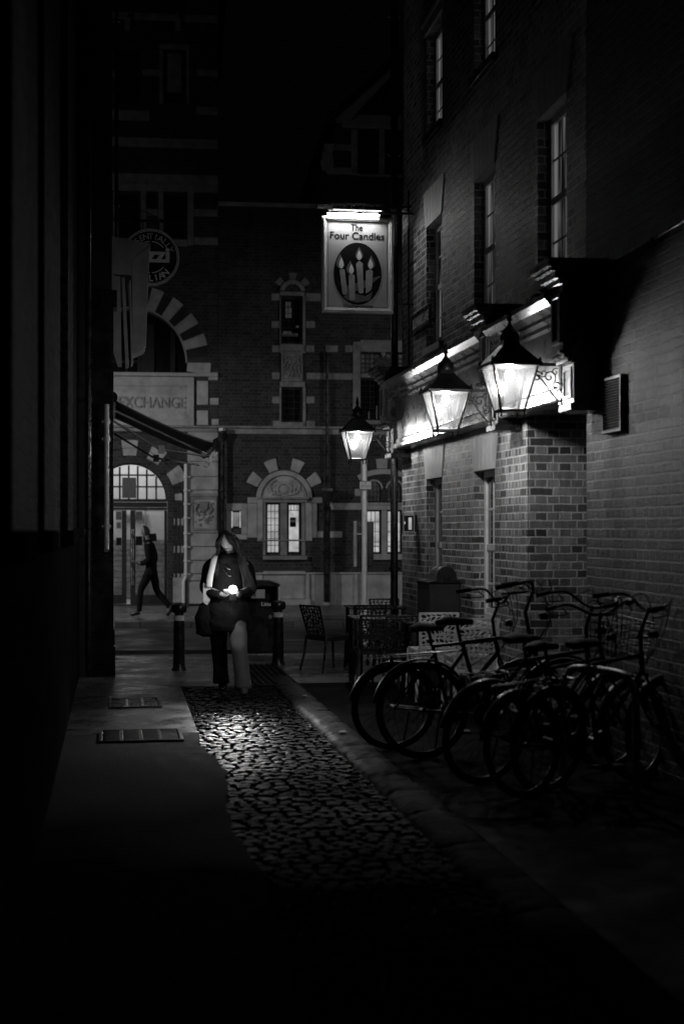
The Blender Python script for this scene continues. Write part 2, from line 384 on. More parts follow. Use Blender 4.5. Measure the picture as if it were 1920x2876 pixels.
# ribbed corduroy paving at the mouth of the lane
mb=MB(); mb.M=Matrix.Rotation(AL,4,'Z')
mb.box(1.50,2.02,15.55,17.9,-.05,.007)
for i in range(7):
    mb.path([(1.54+i*.072,15.6,.010),(1.54+i*.072,16.7,.010),(1.54+i*.072,17.85,.010)],(.018,.012),8)
tag(mb.build('corduroy_paving',M['kerb'],smooth='auto'),kind='structure')
# drain grate and manhole on the left pavement
def grate(label,t0,t1,s0,s1,n,groups,name,z=.004):
    c=lane((t0+t1)/2,(s0+s1)/2,z); w=(t1-t0)/2; d=(s1-s0)/2
    r=thing(name,label,'drain cover',c,AL)
    mb=MB(); mb.slab([rect(-w,w,-d,d),rect(-w+.03,w-.03,-d+.03,d-.03)],-.02,.012,'z'); mb.build('frame',M['iron'],r,bevel=.003)
    mb=MB(); gw=(2*w-.06)/groups
    for g in range(groups):
        x0=-w+.03+g*gw
        for i in range(n):
            y=-d+.03+(2*d-.06)*(i+.5)/n
            mb.box(x0+.012,x0+gw-.012,y-.008,y+.008,-.02,.009)
        if g: mb.box(x0-.012,x0+.012,-d+.03,d-.03,-.02,.010)
    mb.build('bars',M['steel'] if name=='drain_grate' else M['iron'],r,bevel=.003)
    mb=MB(); mb.box(-w+.02,w-.02,-d+.02,d-.02,-.03,-.02+.004); mb.build('sump',M['dark'],r); return r
grate('rectangular iron drain grate with three groups of wet bars in the left pavement',-.05,.46,13.75,14.5,11,3,'drain_grate')
grate('long ribbed manhole cover in the left pavement nearer than the drain grate',-.12,.56,11.5,12.15,24,4,'manhole_cover',.010)
# fallen leaf and scraps of litter lying on the wet ground
for i,(t,s,w) in enumerate([(1.86,11.6,.06),(1.9,14.2,.04),(2.6,15.9,.05),(3.0,16.4,.03),(1.15,16.5,.04)]):
    mb=MB(); pts=[]
    for k in range(9):
        a=2*math.pi*k/9; r_=w*rnd.uniform(.5,1); pts.append((r_*math.cos(a),.7*r_*math.sin(a)))
    mb.slab([pts],0,.004,'z')
    o=mb.build('scrap_paper' if i else 'leaf',M['scarf']); put(o,lane(t,s,.038 if i<2 else .004),rnd.uniform(0,3))
    tag(o,['pale fallen leaf lying on the worn kerb stones','small pale scrap lying on the far end of the worn kerb','small pale scrap on the dark pavement left of the lone chair','tiny pale scrap on the dark pavement under the lone chair','pale scrap on the paving beyond the cobbles near the walking woman'][i],'litter')

# ================================================================== THE PUB (right-hand side)
T=3.7
pub=thing('pub_building','tall brick pub building along the right of the lane with sash windows and shopfront','building',(0,0,0),AL)
cols=[(16.25,17.05),(14.0,14.8),(11.78,12.58)]
colS=[(s_of(a),s_of(b)) for a,b in cols]
d0,d1=s_of(11.29),s_of(12.9)
s_end=s_of(18.5)
holes=[]; wins=[]
for i,(a,b) in enumerate(colS):
    if i<2: wins.append((a,b,.78,2.31,'g',i))
    wins.append((a,b,3.87,5.32,'u',i)); wins.append((a,b,6.40,7.62,'t',i))
wins.append((s_of(9.2),s_of(10.0),6.40,7.62,'t',3))
H=11.5
for w in wins: holes.append(rect(w[0],w[1],w[2],w[3]))
outer=[(d0,2.74),(d1,2.74),(d1,-.1),(s_end,-.1),(s_end,H),(d0,H)]
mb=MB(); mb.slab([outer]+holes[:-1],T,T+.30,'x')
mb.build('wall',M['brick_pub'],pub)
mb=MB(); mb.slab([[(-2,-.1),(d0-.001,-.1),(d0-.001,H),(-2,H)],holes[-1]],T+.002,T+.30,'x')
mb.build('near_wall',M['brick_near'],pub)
mb=MB(); mb.box(T+.3,T+9,s_end-.3,s_end,-.1,H); mb.box(T+.3,T+9,-2,-1.7,-.1,H)
mb.box(T+1.1,T+1.3,-1.5,s_end-.4,2.6,H-.2) ; mb.build('side_wall',M['brick_left'],pub)
mb=MB(); mb.slab([[(T-.25,H+.02),(T+9,H+.02),(T+9,H+.1),(T+4.5,H+2.8),(T-.25,H+.1)]],-2,s_end+.2,'y'); mb.build('roof',M['darkm'],pub)
# doorway: brick cheeks, ceiling, door at the back
mb=MB(); mb.box(T+.3,T+1.1,d1,d1+.2,-.1,2.74); mb.build('porch_wall',M['brick_pub'],pub); mb=MB(); mb.box(T+.3,T+1.1,d0-.2,d0,-.1,2.74); mb.build('porch_wall',M['brick_pub'],pub)
mb=MB(); mb.box(T+.3,T+1.1,d0-.2,d1+.2,2.75,2.85); mb.build('porch_ceiling',M['white'],pub)
dr=MB(); dr.box(T+1.1,T+1.16,d0-.2,d1+.2,-.1,2.74)
for k in range(2):
    a=d0+.05+k*.78
    for z0,z1 in ((.2,.95),(1.1,2.1)): dr.slab([rect(a+.08,a+.66,z0,z1),rect(a+.13,a+.61,z0+.05,z1-.05)],T+1.08,T+1.1,'x')
dr=dr.build('door',M['dark'],pub,bevel=.004)
mb=MB(); mb.tube((T+1.05,d0+.85,1.0),(T+1.05,d0+.85,1.3),.012); mb.build('handle',M['steel'],dr)
def sash(w):
    a,b,z0,z1,k,i=w; x=T+.105
    f=.055
    mb=MB(); mb.slab([rect(a-.004,b+.004,z0-.004,z1+.004),rect(a+f,b-f,z0+f*1.2,z1-f)],x,x+.09,'x')
    fr=mb.build('window',M['white'],pub,bevel=.003)
    mb=MB(); zm=(z0+z1)/2+(.0 if k!='g' else -.02)
    mb.box(x+.012,x+.06,a+f,b-f,zm-.03,zm+.035)
    nb=2
    for j in range(1,nb+1):
        yy=a+f+(b-a-2*f)*j/(nb+1); mb.box(x+.02,x+.045,yy-.011,yy+.011,z0+f,z1-f)
    for zz in ((z0+zm)/2,(z1+zm)/2): mb.box(x+.022,x+.043,a+f,b-f,zz-.011,zz+.011)
    mb.box(x+.01,x+.06,a+f-.002,b-f+.002,z0+f,z0+f+.07)
    mb.build('glazing_bars',M['white'],fr,bevel=.002)
    mb=MB(); mb.box(x+.03,x+.036,a+f-.01,b-f+.01,z0+f,z1-f); mb.build('pane',M['glass'] if k=='g' else M['curtain'],fr)
    # stone sill
    mb=MB(); mb.box(T-.05,T+.12,a-.05,b+.05,z0-.09,z0-.002); mb.build('sill',M['rub'] if k!='t' else M['darkm'],fr,bevel=.006)
    if k!='t':           # splayed flat arch of rubbed brick
        mb=MB(); n=6; h=.43
        for j in range(n):
            u0,u1=j/n,(j+1)/n; g=.004
            bt=lambda u:a-.02+(b-a+.04)*u; tp=lambda u:a-.15+(b-a+.30)*u
            mb.slab([[(bt(u0)+g,z1+.003),(bt(u1)-g,z1+.003),(tp(u1)-g,z1+h),(tp(u0)+g,z1+h)]],T-.014,T+.05,'x')
        mb.build('lintel',M['rub'],fr)
    else:
        mb=MB(); mb.box(T-.03,T+.10,a-.08,b+.08,z1+.002,z1+.12); mb.box(T-.06,T+.08,a-.1,b+.1,z1+.122,z1+.17); mb.build('lintel',M['rub'],fr,bevel=.005)
for w in wins: sash(w)
# shopfront: fascia boards, cornice and scrolled consoles
con_s=[(s_of(17.92,3.38),s_of(18.32,3.38)),(s_of(13.03,3.38),s_of(13.33,3.38)),(s_of(10.86,3.38),s_of(11.16,3.38))]
def fascia(a,b):
    mb=MB()
    prof=[(T+.02,2.73),(3.50,2.73),(3.485,2.745),(3.485,2.785),(3.515,2.80),(3.515,2.84),(3.535,2.86),(3.50,3.32),(3.475,3.34),(3.475,3.375),(3.44,3.40),(3.44,3.43),(3.38,3.47),(3.33,3.52),(3.33,3.56),(3.36,3.575),(T+.02,3.62)]
    mb.slab([prof],a,b,'y')      # (t,z) profile run along the wall
    return mb.build('fascia',M['cream'],pub)
fascia(con_s[1][1]-.0,con_s[0][0]); fascia(con_s[2][1],con_s[1][0])
for k,(a,b) in enumerate(con_s):
    c=(a+b)/2; h=max(.15,(b-a)/2)
    mb=MB(); a0,b0=c-h,c+h
    mb.box(3.40,T-.002,a0,b0,3.08,3.58)
    for tt,zz0,zz1,e in ((3.37,3.58,3.62,.02),(3.33,3.62,3.67,.04),(3.29,3.67,3.70,.07),(3.26,3.70,3.745,.09)): mb.box(tt,T+.02,a0-e,b0+e,zz0,zz1+.0005)
    for tt,zz0,zz1,e in ((3.44,2.99,3.02,.0),(3.40,3.02,3.05,.02),(3.365,3.05,3.0795,.03)): mb.box(tt,T-.003,a0-e,b0+e,zz0,zz1)
    mb.box(3.49,T-.004,a0+.01,b0-.01,2.68,2.989); mb.box(3.46,T-.005,a0,b0,2.62,2.679)
    mb.slab([rect(3.45,3.66,3.14,3.52),rect(3.48,3.63,3.17,3.49)],a0-.012,a0,'y')
    cn=mb.build('console',M['dark'],pub,bevel=.004)
    mb=MB()
    mb.box(3.385,3.3995,a0+.004,b0-.004,3.083,3.577)
    for tt,zz0,zz1,e in ((3.37,3.58,3.62,.02),(3.33,3.62,3.67,.04),(3.29,3.67,3.70,.07),(3.26,3.70,3.745,.09)): mb.box(tt-.018,tt-.0005,a0-e+.004,b0+e-.004,zz0+.003,zz1-.003)
    for tt,zz0,zz1,e in ((3.44,2.99,3.02,.0),(3.40,3.02,3.05,.02),(3.365,3.05,3.0795,.03)): mb.box(tt-.018,tt-.0005,a0-e+.004,b0+e-.004,zz0+.003,zz1-.003)
    mb.box(3.474,3.4895,a0+.014,b0-.014,2.684,2.986); mb.box(3.446,3.4595,a0+.004,b0-.004,2.624,2.676)
    mb.slab([rect(a0+.04,b0-.04,3.14,3.52),rect(a0+.07,b0-.07,3.17,3.49)],3.37,3.3845,'x')
    mb.slab([rect(a0+.05,b0-.05,2.72,2.96),rect(a0+.075,b0-.075,2.745,2.935)],3.46,3.4735,'x')
    mb.build('console_face',M['cream'],cn,bevel=.003)
for k in range(3):
    a,b=con_s[k]; c=(a+b)/2; mb=MB(); mb.box(3.23,T+.01,c-.27,c+.27,3.747,3.762); mb.build('lead_flashing',M['darkm'],pub)
# plants / carved shell above the far console
mb=MB(); c=lane(3.33,s_of(17.9,3.38),3.762)
for k in range(9):
    a=rad(10+20*k); mb.path([(0,0,0),(.07*math.cos(a),0,.07*math.sin(a)+.02),(.13*math.cos(a),-.01,.13*math.sin(a)+.03)],[.012,.018,.004],6)
o=mb.build('shell_ornament',M['cream'],None,smooth=True); put(o,c,AL); tag(o,'small pale fan shaped ornament standing on top of the far shopfront bracket','ornament')
# vent grille
va,vb=s_of(10.42),s_of(10.82)
r=thing('air_vent','louvred rectangular air vent fixed on the near brick wall right of the lanterns','vent',lane(T,(va+vb)/2,2.43),AL)
w=(vb-va)/2; mb=MB(); mb.slab([rect(-w,w,0,.42),rect(-w+.025,w-.025,.025,.395)],-.042,-.001,'x'); mb.build('frame',M['darkm'],r,bevel=.003)
mb=MB()
for i in range(18):
    z=.03+i*.0205; mb.add([(-.038,-w+.02,z),(-.038,w-.02,z),(-.01,w-.02,z+.016),(-.01,-w+.02,z+.016),(-.036,-w+.02,z-.003),(-.036,w-.02,z-.003),(-.007,w-.02,z+.013),(-.007,-w+.02,z+.013)],[(0,1,2,3),(4,7,6,5),(0,4,5,1),(2,6,7,3)])
mb.build('louvres',M['ventm'],r)
# cable along the wall
mb=MB(); mb.path([lane(T-.015,s,3.70+.018*(s_of(11.0)-s)+.004*math.sin(s*9)) for s in [s_of(10.9)-.35*i for i in range(24)]],.013,6)
tag(mb.build('wall_cable',M['dark'],smooth=True),'thin dark cable run along the upper part of the near brick wall','cable')
mb=MB(); mb.path(catmull([lane(T-.02,s_of(12.9),3.70),lane(T-.05,s_of(12.5),3.78),lane(T-.03,s_of(12.1),3.72),lane(T-.08,s_of(11.6),3.80)],8),.007,6)
tag(mb.build('loose_cable',M['galv'],smooth=True),'loose thin cable curling above the fascia over the pub doorway','cable')
# street name plate
r=thing('street_name_plate','cast street name plate with raised letters high on the pub corner below the hanging sign','street sign',lane(T,s_of(17.25),4.13),AL)
mb=MB(); mb.slab([rect(-.50,.50,0,.24)],-.03,-.002,'x'); mb.build('plate',M['darkm'],r,bevel=.004)
mb=MB(); mb.slab([rect(-.50,.50,0,.24),rect(-.48,.48,.02,.22)],-.042,-.03,'x'); mb.build('rim',M['dark'],r)
mb=MB(); text(mb,'BULWARKS LANE',0,.065,.17,-.034,width=.88,ax='x',bold=.015); mb.build('lettering',M['white'],r)
# lit menu case and litter cabinet
p=lane(3.52,s_of(17.55,3.52),1.68)
r=thing('menu_case','small bright framed menu case projecting from the pub corner','menu case',p,AL)
mb=MB(); mb.slab([rect(0,.145,0,.215),rect(.012,.133,.012,.203)],-.01,.0,'y'); mb.build('frame',M['galv'],r)
mb=MB(); mb.box(.002,.178,.001,.10,.002,.213); mb.build('case',M['darkm'],r)
mb=MB(); mb.box(.07,.11,-.004,.0,.03,.18); mb.box(.015,.03,-.004,.0,.10,.13); mb.build('leaflet',M['slit'],r)
p=lane(3.35,s_of(15.3,3.35),0)
r=thing('waste_cabinet','black waste bin cabinet with raised lid standing against the pub wall behind the chairs','bin',p,AL)
mb=MB(); mb.box(0,.34,0,.62,.02,1.13); mb.build('body',M['darkm'],r,bevel=.01)
mb=MB(); mb.slab([[(-.015,1.131),(.345,1.131),(.345,1.17),(-.015,1.15)]],-.015,.635,'y'); mb.build('lid',M['dark'],r,bevel=.004)
mb=MB(); mb.slab([arc(.22,1.20,.11,0,180,10)+[(.10,1.15),(.335,1.15)]],.12,.5,'y'); mb.build('hood',M['dark'],r,bevel=.01)
# downpipes
def pipe(label,t,s,z0,z1,r=.04,mat='dark',collars=(),shoe=False):
    q=thing('drainpipe',label,'pipe',lane(t,s,0),AL)
    mb=MB(); pts=[(0,0,z1),(0,0,z0+.12),(0,0,z0)]
    if shoe: pts=[(0,0,z1),(0,0,z0+.16),(0,-.01,z0+.1),(0,-.08,z0)]
    mb.path(pts,r,12); mb.build('pipe',M[mat],q,smooth='auto')
    mb=MB()
    for c in collars: mb.lathe([(r,c-.03),(r*1.25,c-.03),(r*1.25,c+.03),(r,c+.03)],12); mb.box(-r*1.7,r*1.7,-.01,.06,c-.012,c+.012)
    if collars: mb.build('collar',M[mat],q,smooth='auto')
    return q
pipe('tall black drainpipe at the pub corner right behind the hanging sign',T-.10,s_end+.02,0,9.5,.05,'dark',(1.2,3.0,4.8,6.6,8.4))
pipe('thin conduit pipe running up the pub corner beside the hanging sign',T-.02,s_of(18.0),3.8,6.0,.012,'dark',())

# ================================================================== LANTERNS
def lantern_proto():
    """origin at the wall plate; the lamp hangs out towards -x"""
    r=thing('wall_lantern','x','lantern')
    cx=-.43
    b0,b1,h=.092,.178,.35     # half widths bottom/top, glass height; z from 0 (bottom of glass)
    mb=MB()
    c=[(-1,-1),(1,-1),(1,1),(-1,1)]
    for sx,sy in c:
        mb.path([(cx+sx*b0,sy*b0,-.01),(cx+sx*b1,sy*b1,h+.0)],.011,6)
    for k in range(4):
        (ax,ay),(bx,by)=c[k],c[(k+1)%4]
        mb.path([(cx+ax*b0,ay*b0,0),(cx+bx*b0,by*b0,0)],.010,6); mb.path([(cx+ax*b1,ay*b1,h),(cx+bx*b1,by*b1,h)],.012,6)
    for sx,sy in c:
        mb.lathe([(.006,-.055),(.012,-.048),(.006,-.036),(.006,0)],8,(cx+sx*b0*1.02,sy*b0*1.02,0))
        mb.lathe([(.016,-.02),(.010,.015),(.015,.03),(.002,.06)],8,(cx+sx*b1*1.07,sy*b1*1.07,h))
    mb.box(cx-b0,cx+b0,-b0,b0,-.014,-.004)
    mb.build('frame',M['iron'],r)
    for k in range(4):
        (ax,ay),(bx,by)=c[k],c[(k+1)%4]; e=.985
        mb=MB(); mb.add([(cx+ax*b0*e,ay*b0*e,.004),(cx+bx*b0*e,by*b0*e,.004),(cx+bx*b1*e,by*b1*e,h-.004),(cx+ax*b1*e,ay*b1*e,h-.004)],[(0,1,2,3)])
        mb.build('pane',M['frost'],r)
    mb=MB(); prof=[(b1*1.16,h-.012),(b1*1.18,h+.012),(b1*.98,h+.045),(b1*.62,h+.115),(b1*.38,h+.165),(b1*.34,h+.20)]
    mb.lathe([(q*math.sqrt(2),z) for q,z in prof],4,(cx,0,0),phase=rad(45))
    mb.build('roof',M['iron'],r,bevel=.003)
    mb=MB(); mb.lathe([(.075,h+.195),(.082,h+.215),(.07,h+.255),(.085,h+.262),(.05,h+.285),(.02,h+.32),(.012,h+.345),(.026,h+.36),(.014,h+.385),(.018,h+.40),(.003,h+.45)],14,(cx,0,0))
    mb.build('finial',M['iron'],r,smooth='auto')
    mb=MB(); mb.ball((cx,0,h-.075),.034,12,8,(1,1,1.35)); mb.build('bulb',M['bulb'],r,smooth=True)
    mb=MB(); mb.lathe([(.022,h-.03),(.026,h+.0),(.026,h+.04)],10,(cx,0,0)); mb.build('holder',M['iron'],r)
    # bracket
    mb=MB(); mb.box(-.022,0,-.03,.03,.05,.41)
    mb.box(-.43+b1,-.01,-.012,.012,h+.005,h+.03)
    def spiral(cx_,cz,r0,turn,a0,flip=1,n=22):
        return [(cx_+flip*r0*(1-i/n*.85)*math.cos(rad(a0+turn*i/n)),0,cz+r0*(1-i/n*.85)*math.sin(rad(a0+turn*i/n))) for i in range(n+1)]
    arm=[(-.022,0,.075),(-.06,0,.11),(-.11,0,.17),(-.17,0,.25),(-.235,0,.30)]
    mb.path(catmull(arm,6),.008,6)
    mb.path(spiral(-.205,.27,.045,480,20),.006,6); mb.path(spiral(-.105,.27,.055,450,-40),.006,6); mb.path(spiral(-.055,.20,.045,430,-90),.006,6)
    mb.path(spiral(-.155,.30,.035,400,200),.005,6); mb.path(spiral(-.055,.31,.032,400,60),.005,6)
    mb.build('bracket',M['iron'],r)
    return r
lan=lantern_proto()
LP=[]
def place_lantern(o,px,Y,py_bottom,label):
    P=at(px,py_bottom,Y)
    base=P+Vector((CS*.43,SN*.43,0)); o.location=base; o.rotation_euler=(0,0,AL); o['label']=label; o['group']='lanterns on the pub shopfront'
    LP.append(P+Vector((0,0,.275)))
lan_b=copy_tree(lan); lan_c=copy_tree(lan)
place_lantern(lan,1430,11.2,1153,'largest lit iron lantern nearest to us, beside the air vent wall')
place_lantern(lan_b,1251,13.1,1208,'lit iron lantern in the middle of the three, before the bright fascia')
place_lantern(lan_c,1003,18.0,1290,'smallest lit iron lantern farthest away, in front of the pale pole')
# ================================================================== HANGING PUB SIGN
YS=17.7; K=YS/F0
P=at(1003.5,745,YS)
sg=thing('pub_sign','framed hanging pub sign with four painted candles lit by a tube on top','sign',P,AL)
def q(cx,cy): return ((cx-1128)/2.8*K,-(cy-516.5)/2.8*K)     # from an enlargement of the sign to metres on its face
x0,z1=q(843,140); x1,z0=q(1413,893)
mb=MB(); w=.055
mb.slab([rect(x0,x1,z0,z1),rect(x0+w,x1-w,z0+w,z1-w)],-.03,.05,'y'); mb.slab([rect(x0+.018,x1-.018,z0+.018,z1-.018),rect(x0+.036,x1-.036,z0+.036,z1-.036)],-.045,-.03,'y')
mb.build('frame',M['signfr'],sg,bevel=.005)
mb=MB(); mb.box(x0+w-.002,x1-w+.002,-.008,.03,z0+w-.002,z1-w+.002); mb.build('board',M['signpale'],sg)
mb=MB(); a=w+.022; mb.slab([rect(x0+a,x1-a,z0+a,z1-a),rect(x0+a+.005,x1-a-.005,z0+a+.005,z1-a-.005)],-.010,-.0085,'y'); mb.build('pinstripe',M['ink2'],sg)
mb=MB(); ex,ez=q(1128,585); mb.slab([arc(0,0,190/2.8*K,0,360,48,245/2.8*K)[:-1]],-.011,-.0082,'y')
for v in mb.v: v.x+=ex; v.z+=ez
pic=mb.build('painted_oval',M['ink'],sg)
def poly(pts,d,mat,name,par):
    mb=MB(); mb.slab([[q(*p) for p in pts]],d-.0014,d,'y'); return mb.build(name,mat,par)
mats_c=surf('painted_wax',.42,.5,var=.25,scale=14); flm=surf('painted_flame',.85,.5,var=.05); hal=surf('painted_halo',.13,.6,var=.3,scale=20)
poly([(975,650),(1020,690),(1300,597),(1312,603),(1200,690),(1120,720),(1040,740)],-.0115,hal,'painted_cloth',pic)
poly([(1010,770),(1060,730),(1190,760),(1250,720),(1225,790),(1128,812),(1060,800)],-.0122,hal,'painted_cloth',pic)
def flame(cx,yb,yt,w):
    pts=[]; 
    for i in range(15):
        t=i/14; pts.append((cx+w*math.sin(math.pi*min(1,t**.75))*(1-t*.35),yb+(yt-yb)*t))
    for i in range(13,0,-1):
        t=i/14; pts.append((cx-w*math.sin(math.pi*min(1,t**.75))*(1-t*.35),yb+(yt-yb)*t))
    return pts
for body,fx,yb,yt,hx in [([(983,560),(1000,550),(1024,556),(1046,738),(1030,752),(1008,748)],998,548,460,-10),([(1057,597),(1080,588),(1103,597),(1107,785),(1090,797),(1062,790)],1077,590,508,-8),
        ([(1115,505),(1142,482),(1168,503),(1174,732),(1155,740),(1136,733)],1140,478,400,0),([(1193,562),(1225,548),(1250,560),(1240,700),(1222,720),(1192,738)],1231,546,462,4)]:
    c_=poly(body,-.0135,mats_c,'painted_candle',pic)
    poly(flame(fx+hx,yb+4,yt-26,34),-.0127,hal,'painted_halo',c_); poly(flame(fx,yb,yt,22),-.0150,flm,'painted_flame',c_)
mb=MB(); tx,tz=q(1121,247); text(mb,'The',tx,tz,.115,-.011,width=96/2.8*K,bold=.02)
tx,tz=q(1123,314); text(mb,'Four Candles',tx,tz,.125,-.011,width=432/2.8*K,bold=.016); 
for (a,b) in ((912,314),(930,314),(905,262)):
    pass
mb.build('lettering',M['ink'],sg)
mb=MB(); tx,tz=q(1131,858); text(mb,'Wetherspoon',tx,tz,.085,-.011,width=240/2.8*K,bold=.008); mb.build('small_lettering',M['ink'],sg)
# lights over the sign
mb=MB()
a,b=q(887,128)[0],q(1283,128)[0]; zt=q(0,125)[1]
mb.tube((a,-.078,zt),(b,-.078,zt),.019,10); lt=mb.build('light_tube',M['tube'],sg,smooth=True)
a2,b2=q(950,75)[0],q(1336,75)[0]; zt2=q(0,75)[1]
mb=MB(); mb.tube((a2,.14,zt2),(b2,.14,zt2),.011,10); mb.build('light_tube',M['tube2'],sg,smooth=True)
mb=MB(); mb.box(a2-.03,b2+.03,.09,.19,zt2+.012,zt2+.10); mb.box(a-.03,b+.03,-.125,-.035,zt+.022,zt+.032); mb.box(a-.03,b+.03,-.125,-.117,zt-.004,zt+.0215); mb.box(b+.012,b+.03,-.125,-.03,zt-.045,zt+.0215); mb.build('light_housing',M['dark'],sg,bevel=.008)
mb=MB(); zb=q(0,95)[1]
mb.box(x0+.15,q(1530,0)[0]+.14,.005,.03,zb-.012,zb+.012); mb.tube((q(960,0)[0],.01,zb),(q(960,0)[0],.01,z1),.008); mb.tube((q(1275,0)[0],.01,zb),(q(1275,0)[0],.01,z1),.008)
mb.tube((q(1340,60)[0],.14,zt2+.05),(q(1590,30)[0]+.0,.14,zt2+.09),.012); mb.tube((q(1415,812)[0],.01,q(0,812)[1]),(q(1415,812)[0]+.34,.01,q(0,812)[1]),.009)
mb.tube((q(1528,0)[0]+.15,.01,q(0,-20)[1]),(q(1528,0)[0]+.15,.01,q(0,180)[1]),.012)
mb.path(catmull([(q(1345,70)[0],.1,q(0,85)[1]),(q(1365,70)[0],.1,q(0,88)[1]),(q(1372,70)[0],.1,q(0,65)[1]),(q(1350,70)[0],.1,q(0,55)[1])],5),.006,6)
mb.build('bracket',M['iron'],sg)
mb=MB(); mb.box(q(812,0)[0],q(938,0)[0],.08,.17,q(0,62)[1],q(0,30)[1]); mb.build('floodlight',M['darkm'],sg,bevel=.008)
# ================================================================== LEFT-HAND BUILDING
lb=thing('left_building','dark brick building close along the left of the lane with a black shopfront corner','building',(0,0,0),AL)
sA=s_of(16.6,0); sB=s_of(20.0,0)-.3
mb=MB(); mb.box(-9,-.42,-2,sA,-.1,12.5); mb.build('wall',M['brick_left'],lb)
mb=MB(); mb.slab([[(-9.2,12.5),(-.2,12.5),(-.2,12.7),(-4.6,15.5),(-9.2,12.7)]],-2.2,sB+.2,'y'); mb.build('roof',M['darkm'],lb)
for s0,s1,t1 in ((11.6,13.0,-.36),(5.4,6.3,-.37),(8.2,9.0,-.385)):
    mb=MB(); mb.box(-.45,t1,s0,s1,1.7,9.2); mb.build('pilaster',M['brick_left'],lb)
    mb=MB(); mb.box(-.45,t1+.05,s0-.04,s1+.04,1.58,1.699); mb.build('stone_band',M['shade_black'],lb,bevel=.01)
mb=MB(); mb.box(-.45,-.395,-2,sA-.002,-.1,1.57); mb.build('lower_wall',M['shade_black'],lb)  # sheet over the brick with the shade put into its colour
mb=MB(); mb.box(-9,-.02,sA,sB,-.1,12.5); mb.build('corner_wall',M['darkm'],lb)
mb=MB(); mb.box(-.27,.0,sA-.02,sA+.25,0,4.3); mb.box(-.29,.02,sA-.04,sA+.27,0,.35); mb.box(-.30,.04,sA-.05,sA+.30,4.3,4.5); mb.box(-.02,.015,sA+.6,sB,.0,.5); mb.build('shopfront_pilaster',M['dark'],lb,bevel=.006)
mb=MB(); mb.box(-.10,-.015,sA+.6,sB-.3,.5,3.0); mb.build('shop_window',M['glass'],lb)
for p_,z0 in ((300,1.47),(249,.1)):
    P=at(p_,1490,16.35); t=P.x*CS+P.y*SN; s=-P.x*SN+P.y*CS
    if p_==300: pipe('pale metal drainpipe ending in a slanted shoe on the black corner pilaster',t,s-.02,z0,3.15,.030,'galv',(1.75,2.75,2.95),True)
    else: pipe('thin black drainpipe running full height in the corner of the left wall',t,s_of(16.4,-.3)-.1,z0,11.0,.035,'dark',(3.2,5.4,7.6))
P=at(322,1490,18.2); t=P.x*CS+P.y*SN
pipe('thin dark drainpipe on the far left building edge catching a thin highlight',.035,s_of(17.0,.03),4.2,11.5,.022,'dark',(5.6,7.8))
# awning
YA=17.4
aw=thing('folding_awning','dark canvas folding arm awning sloping out over the lane from the left building','awning',lane(0,0),AL)
def ts(px,Y): X=(px-960)/F0*Y; return X*CS+Y*SN
s0,s1=s_of(17.3,.0),s_of(19.9,.0)
ta,za=.0,3.30; tb,zb=1.24,2.77
mb=MB(); n=10; vs=[];fs=[];m=12
for j in range(m+1):
    s=s0+(s1-s0)*j/m
    for i in range(n+1):
        u=i/n; sag=-.035*math.sin(math.pi*u)-.012*math.sin(j*2.1)*math.sin(math.pi*u)
        vs.append((ta+(tb-ta)*u,s,za+(zb-za)*u+sag))
for j in range(m):
    for i in range(n): a=j*(n+1)+i; fs.append((a,a+1,a+n+2,a+n+1))
mb.add(vs,fs); cv=mb.build('canopy',M['canvas'],aw,smooth=True); so=cv.modifiers.new('thick','SOLIDIFY'); so.thickness=.006
mb=MB(); mb.tube((tb+.02,s0-.05,zb-.01),(tb+.02,s1+.05,zb-.01),.045,10); mb.slab([[(tb-.05,zb-.10),(tb+.03,zb-.12),(tb+.09,zb+.03),(tb+.04,zb+.09),(tb-.04,zb+.04)]],s0-.07,s0-.045,'y'); mb.build('front_rail',M['dark'],aw,bevel=.004)
mb=MB(); mb.tube((-.02,s0-.05,za+.02),(-.02,s1+.05,za+.02),.07,10); mb.build('roller_case',M['dark'],aw)
for sa in (s0+.12,s1-.3):
    mb=MB(); mb.path([(0,sa,za-.26),(.56,sa+.02,za-.60)],(.014,.03),8); mb.path([(.60,sa+.02,za-.60),(1.18,sa,zb-.16)],(.013,.03),8); mb.box(.54,.62,sa-.03,sa+.05,za-.65,za-.55)
    mb.build('folding_arm',M['galv'],aw,bevel=.003)
mb=MB(); mb.tube((.02,s0+.3,za-.12),(1.16,s0+.55,zb-.10),.014); mb.tube((.02,s0+.9,za-.16),(1.16,s0+1.0,zb-.08),.012); mb.build('rafter',M['galv'],aw)
mb=MB(); mb.slab([[(tb-.16,zb-.29),(tb-.10,zb-.30),(tb+.04,zb-.09),(tb-.02,zb-.06)]],s0-.07,s0-.03,'y'); mb.build('end_plate',M['steel'],aw,bevel=.004)
# round hanging sign
YR=18.0; KR=YR/F0
P=at(424,723,YR)
rs=thing('round_hanging_sign','round dark hanging sign with a double ring on a bar from the left building','sign',P,AL)
R_=80.5*KR
mb=MB(); mb.slab([arc(0,0,R_,0,360,48)[:-1]],-.02,.04,'y'); mb.build('disc',M['dark'],rs)
mb=MB()
mb.slab([arc(0,0,R_*.985,0,360,48)[:-1],arc(0,0,R_*.955,0,360,48)[:-1]],-.024,-.0205,'y'); mb.slab([arc(0,0,R_*.93,0,360,48)[:-1],arc(0,0,R_*.905,0,360,48)[:-1]],-.024,-.0205,'y')
for a0,a1 in ((38,86),(-86,-38),(94,142),(-142,-94)):
    mb.slab([arc(0,0,R_*.56,a0,a1,12)+arc(0,0,R_*.53,a1,a0,12)],-.024,-.0205,'y')
mb.build('ring',M['white'],rs)
mb=MB(); text(mb,'zizzi',.0,-.055,.26,-.024,width=R_*1.36,bold=.04)
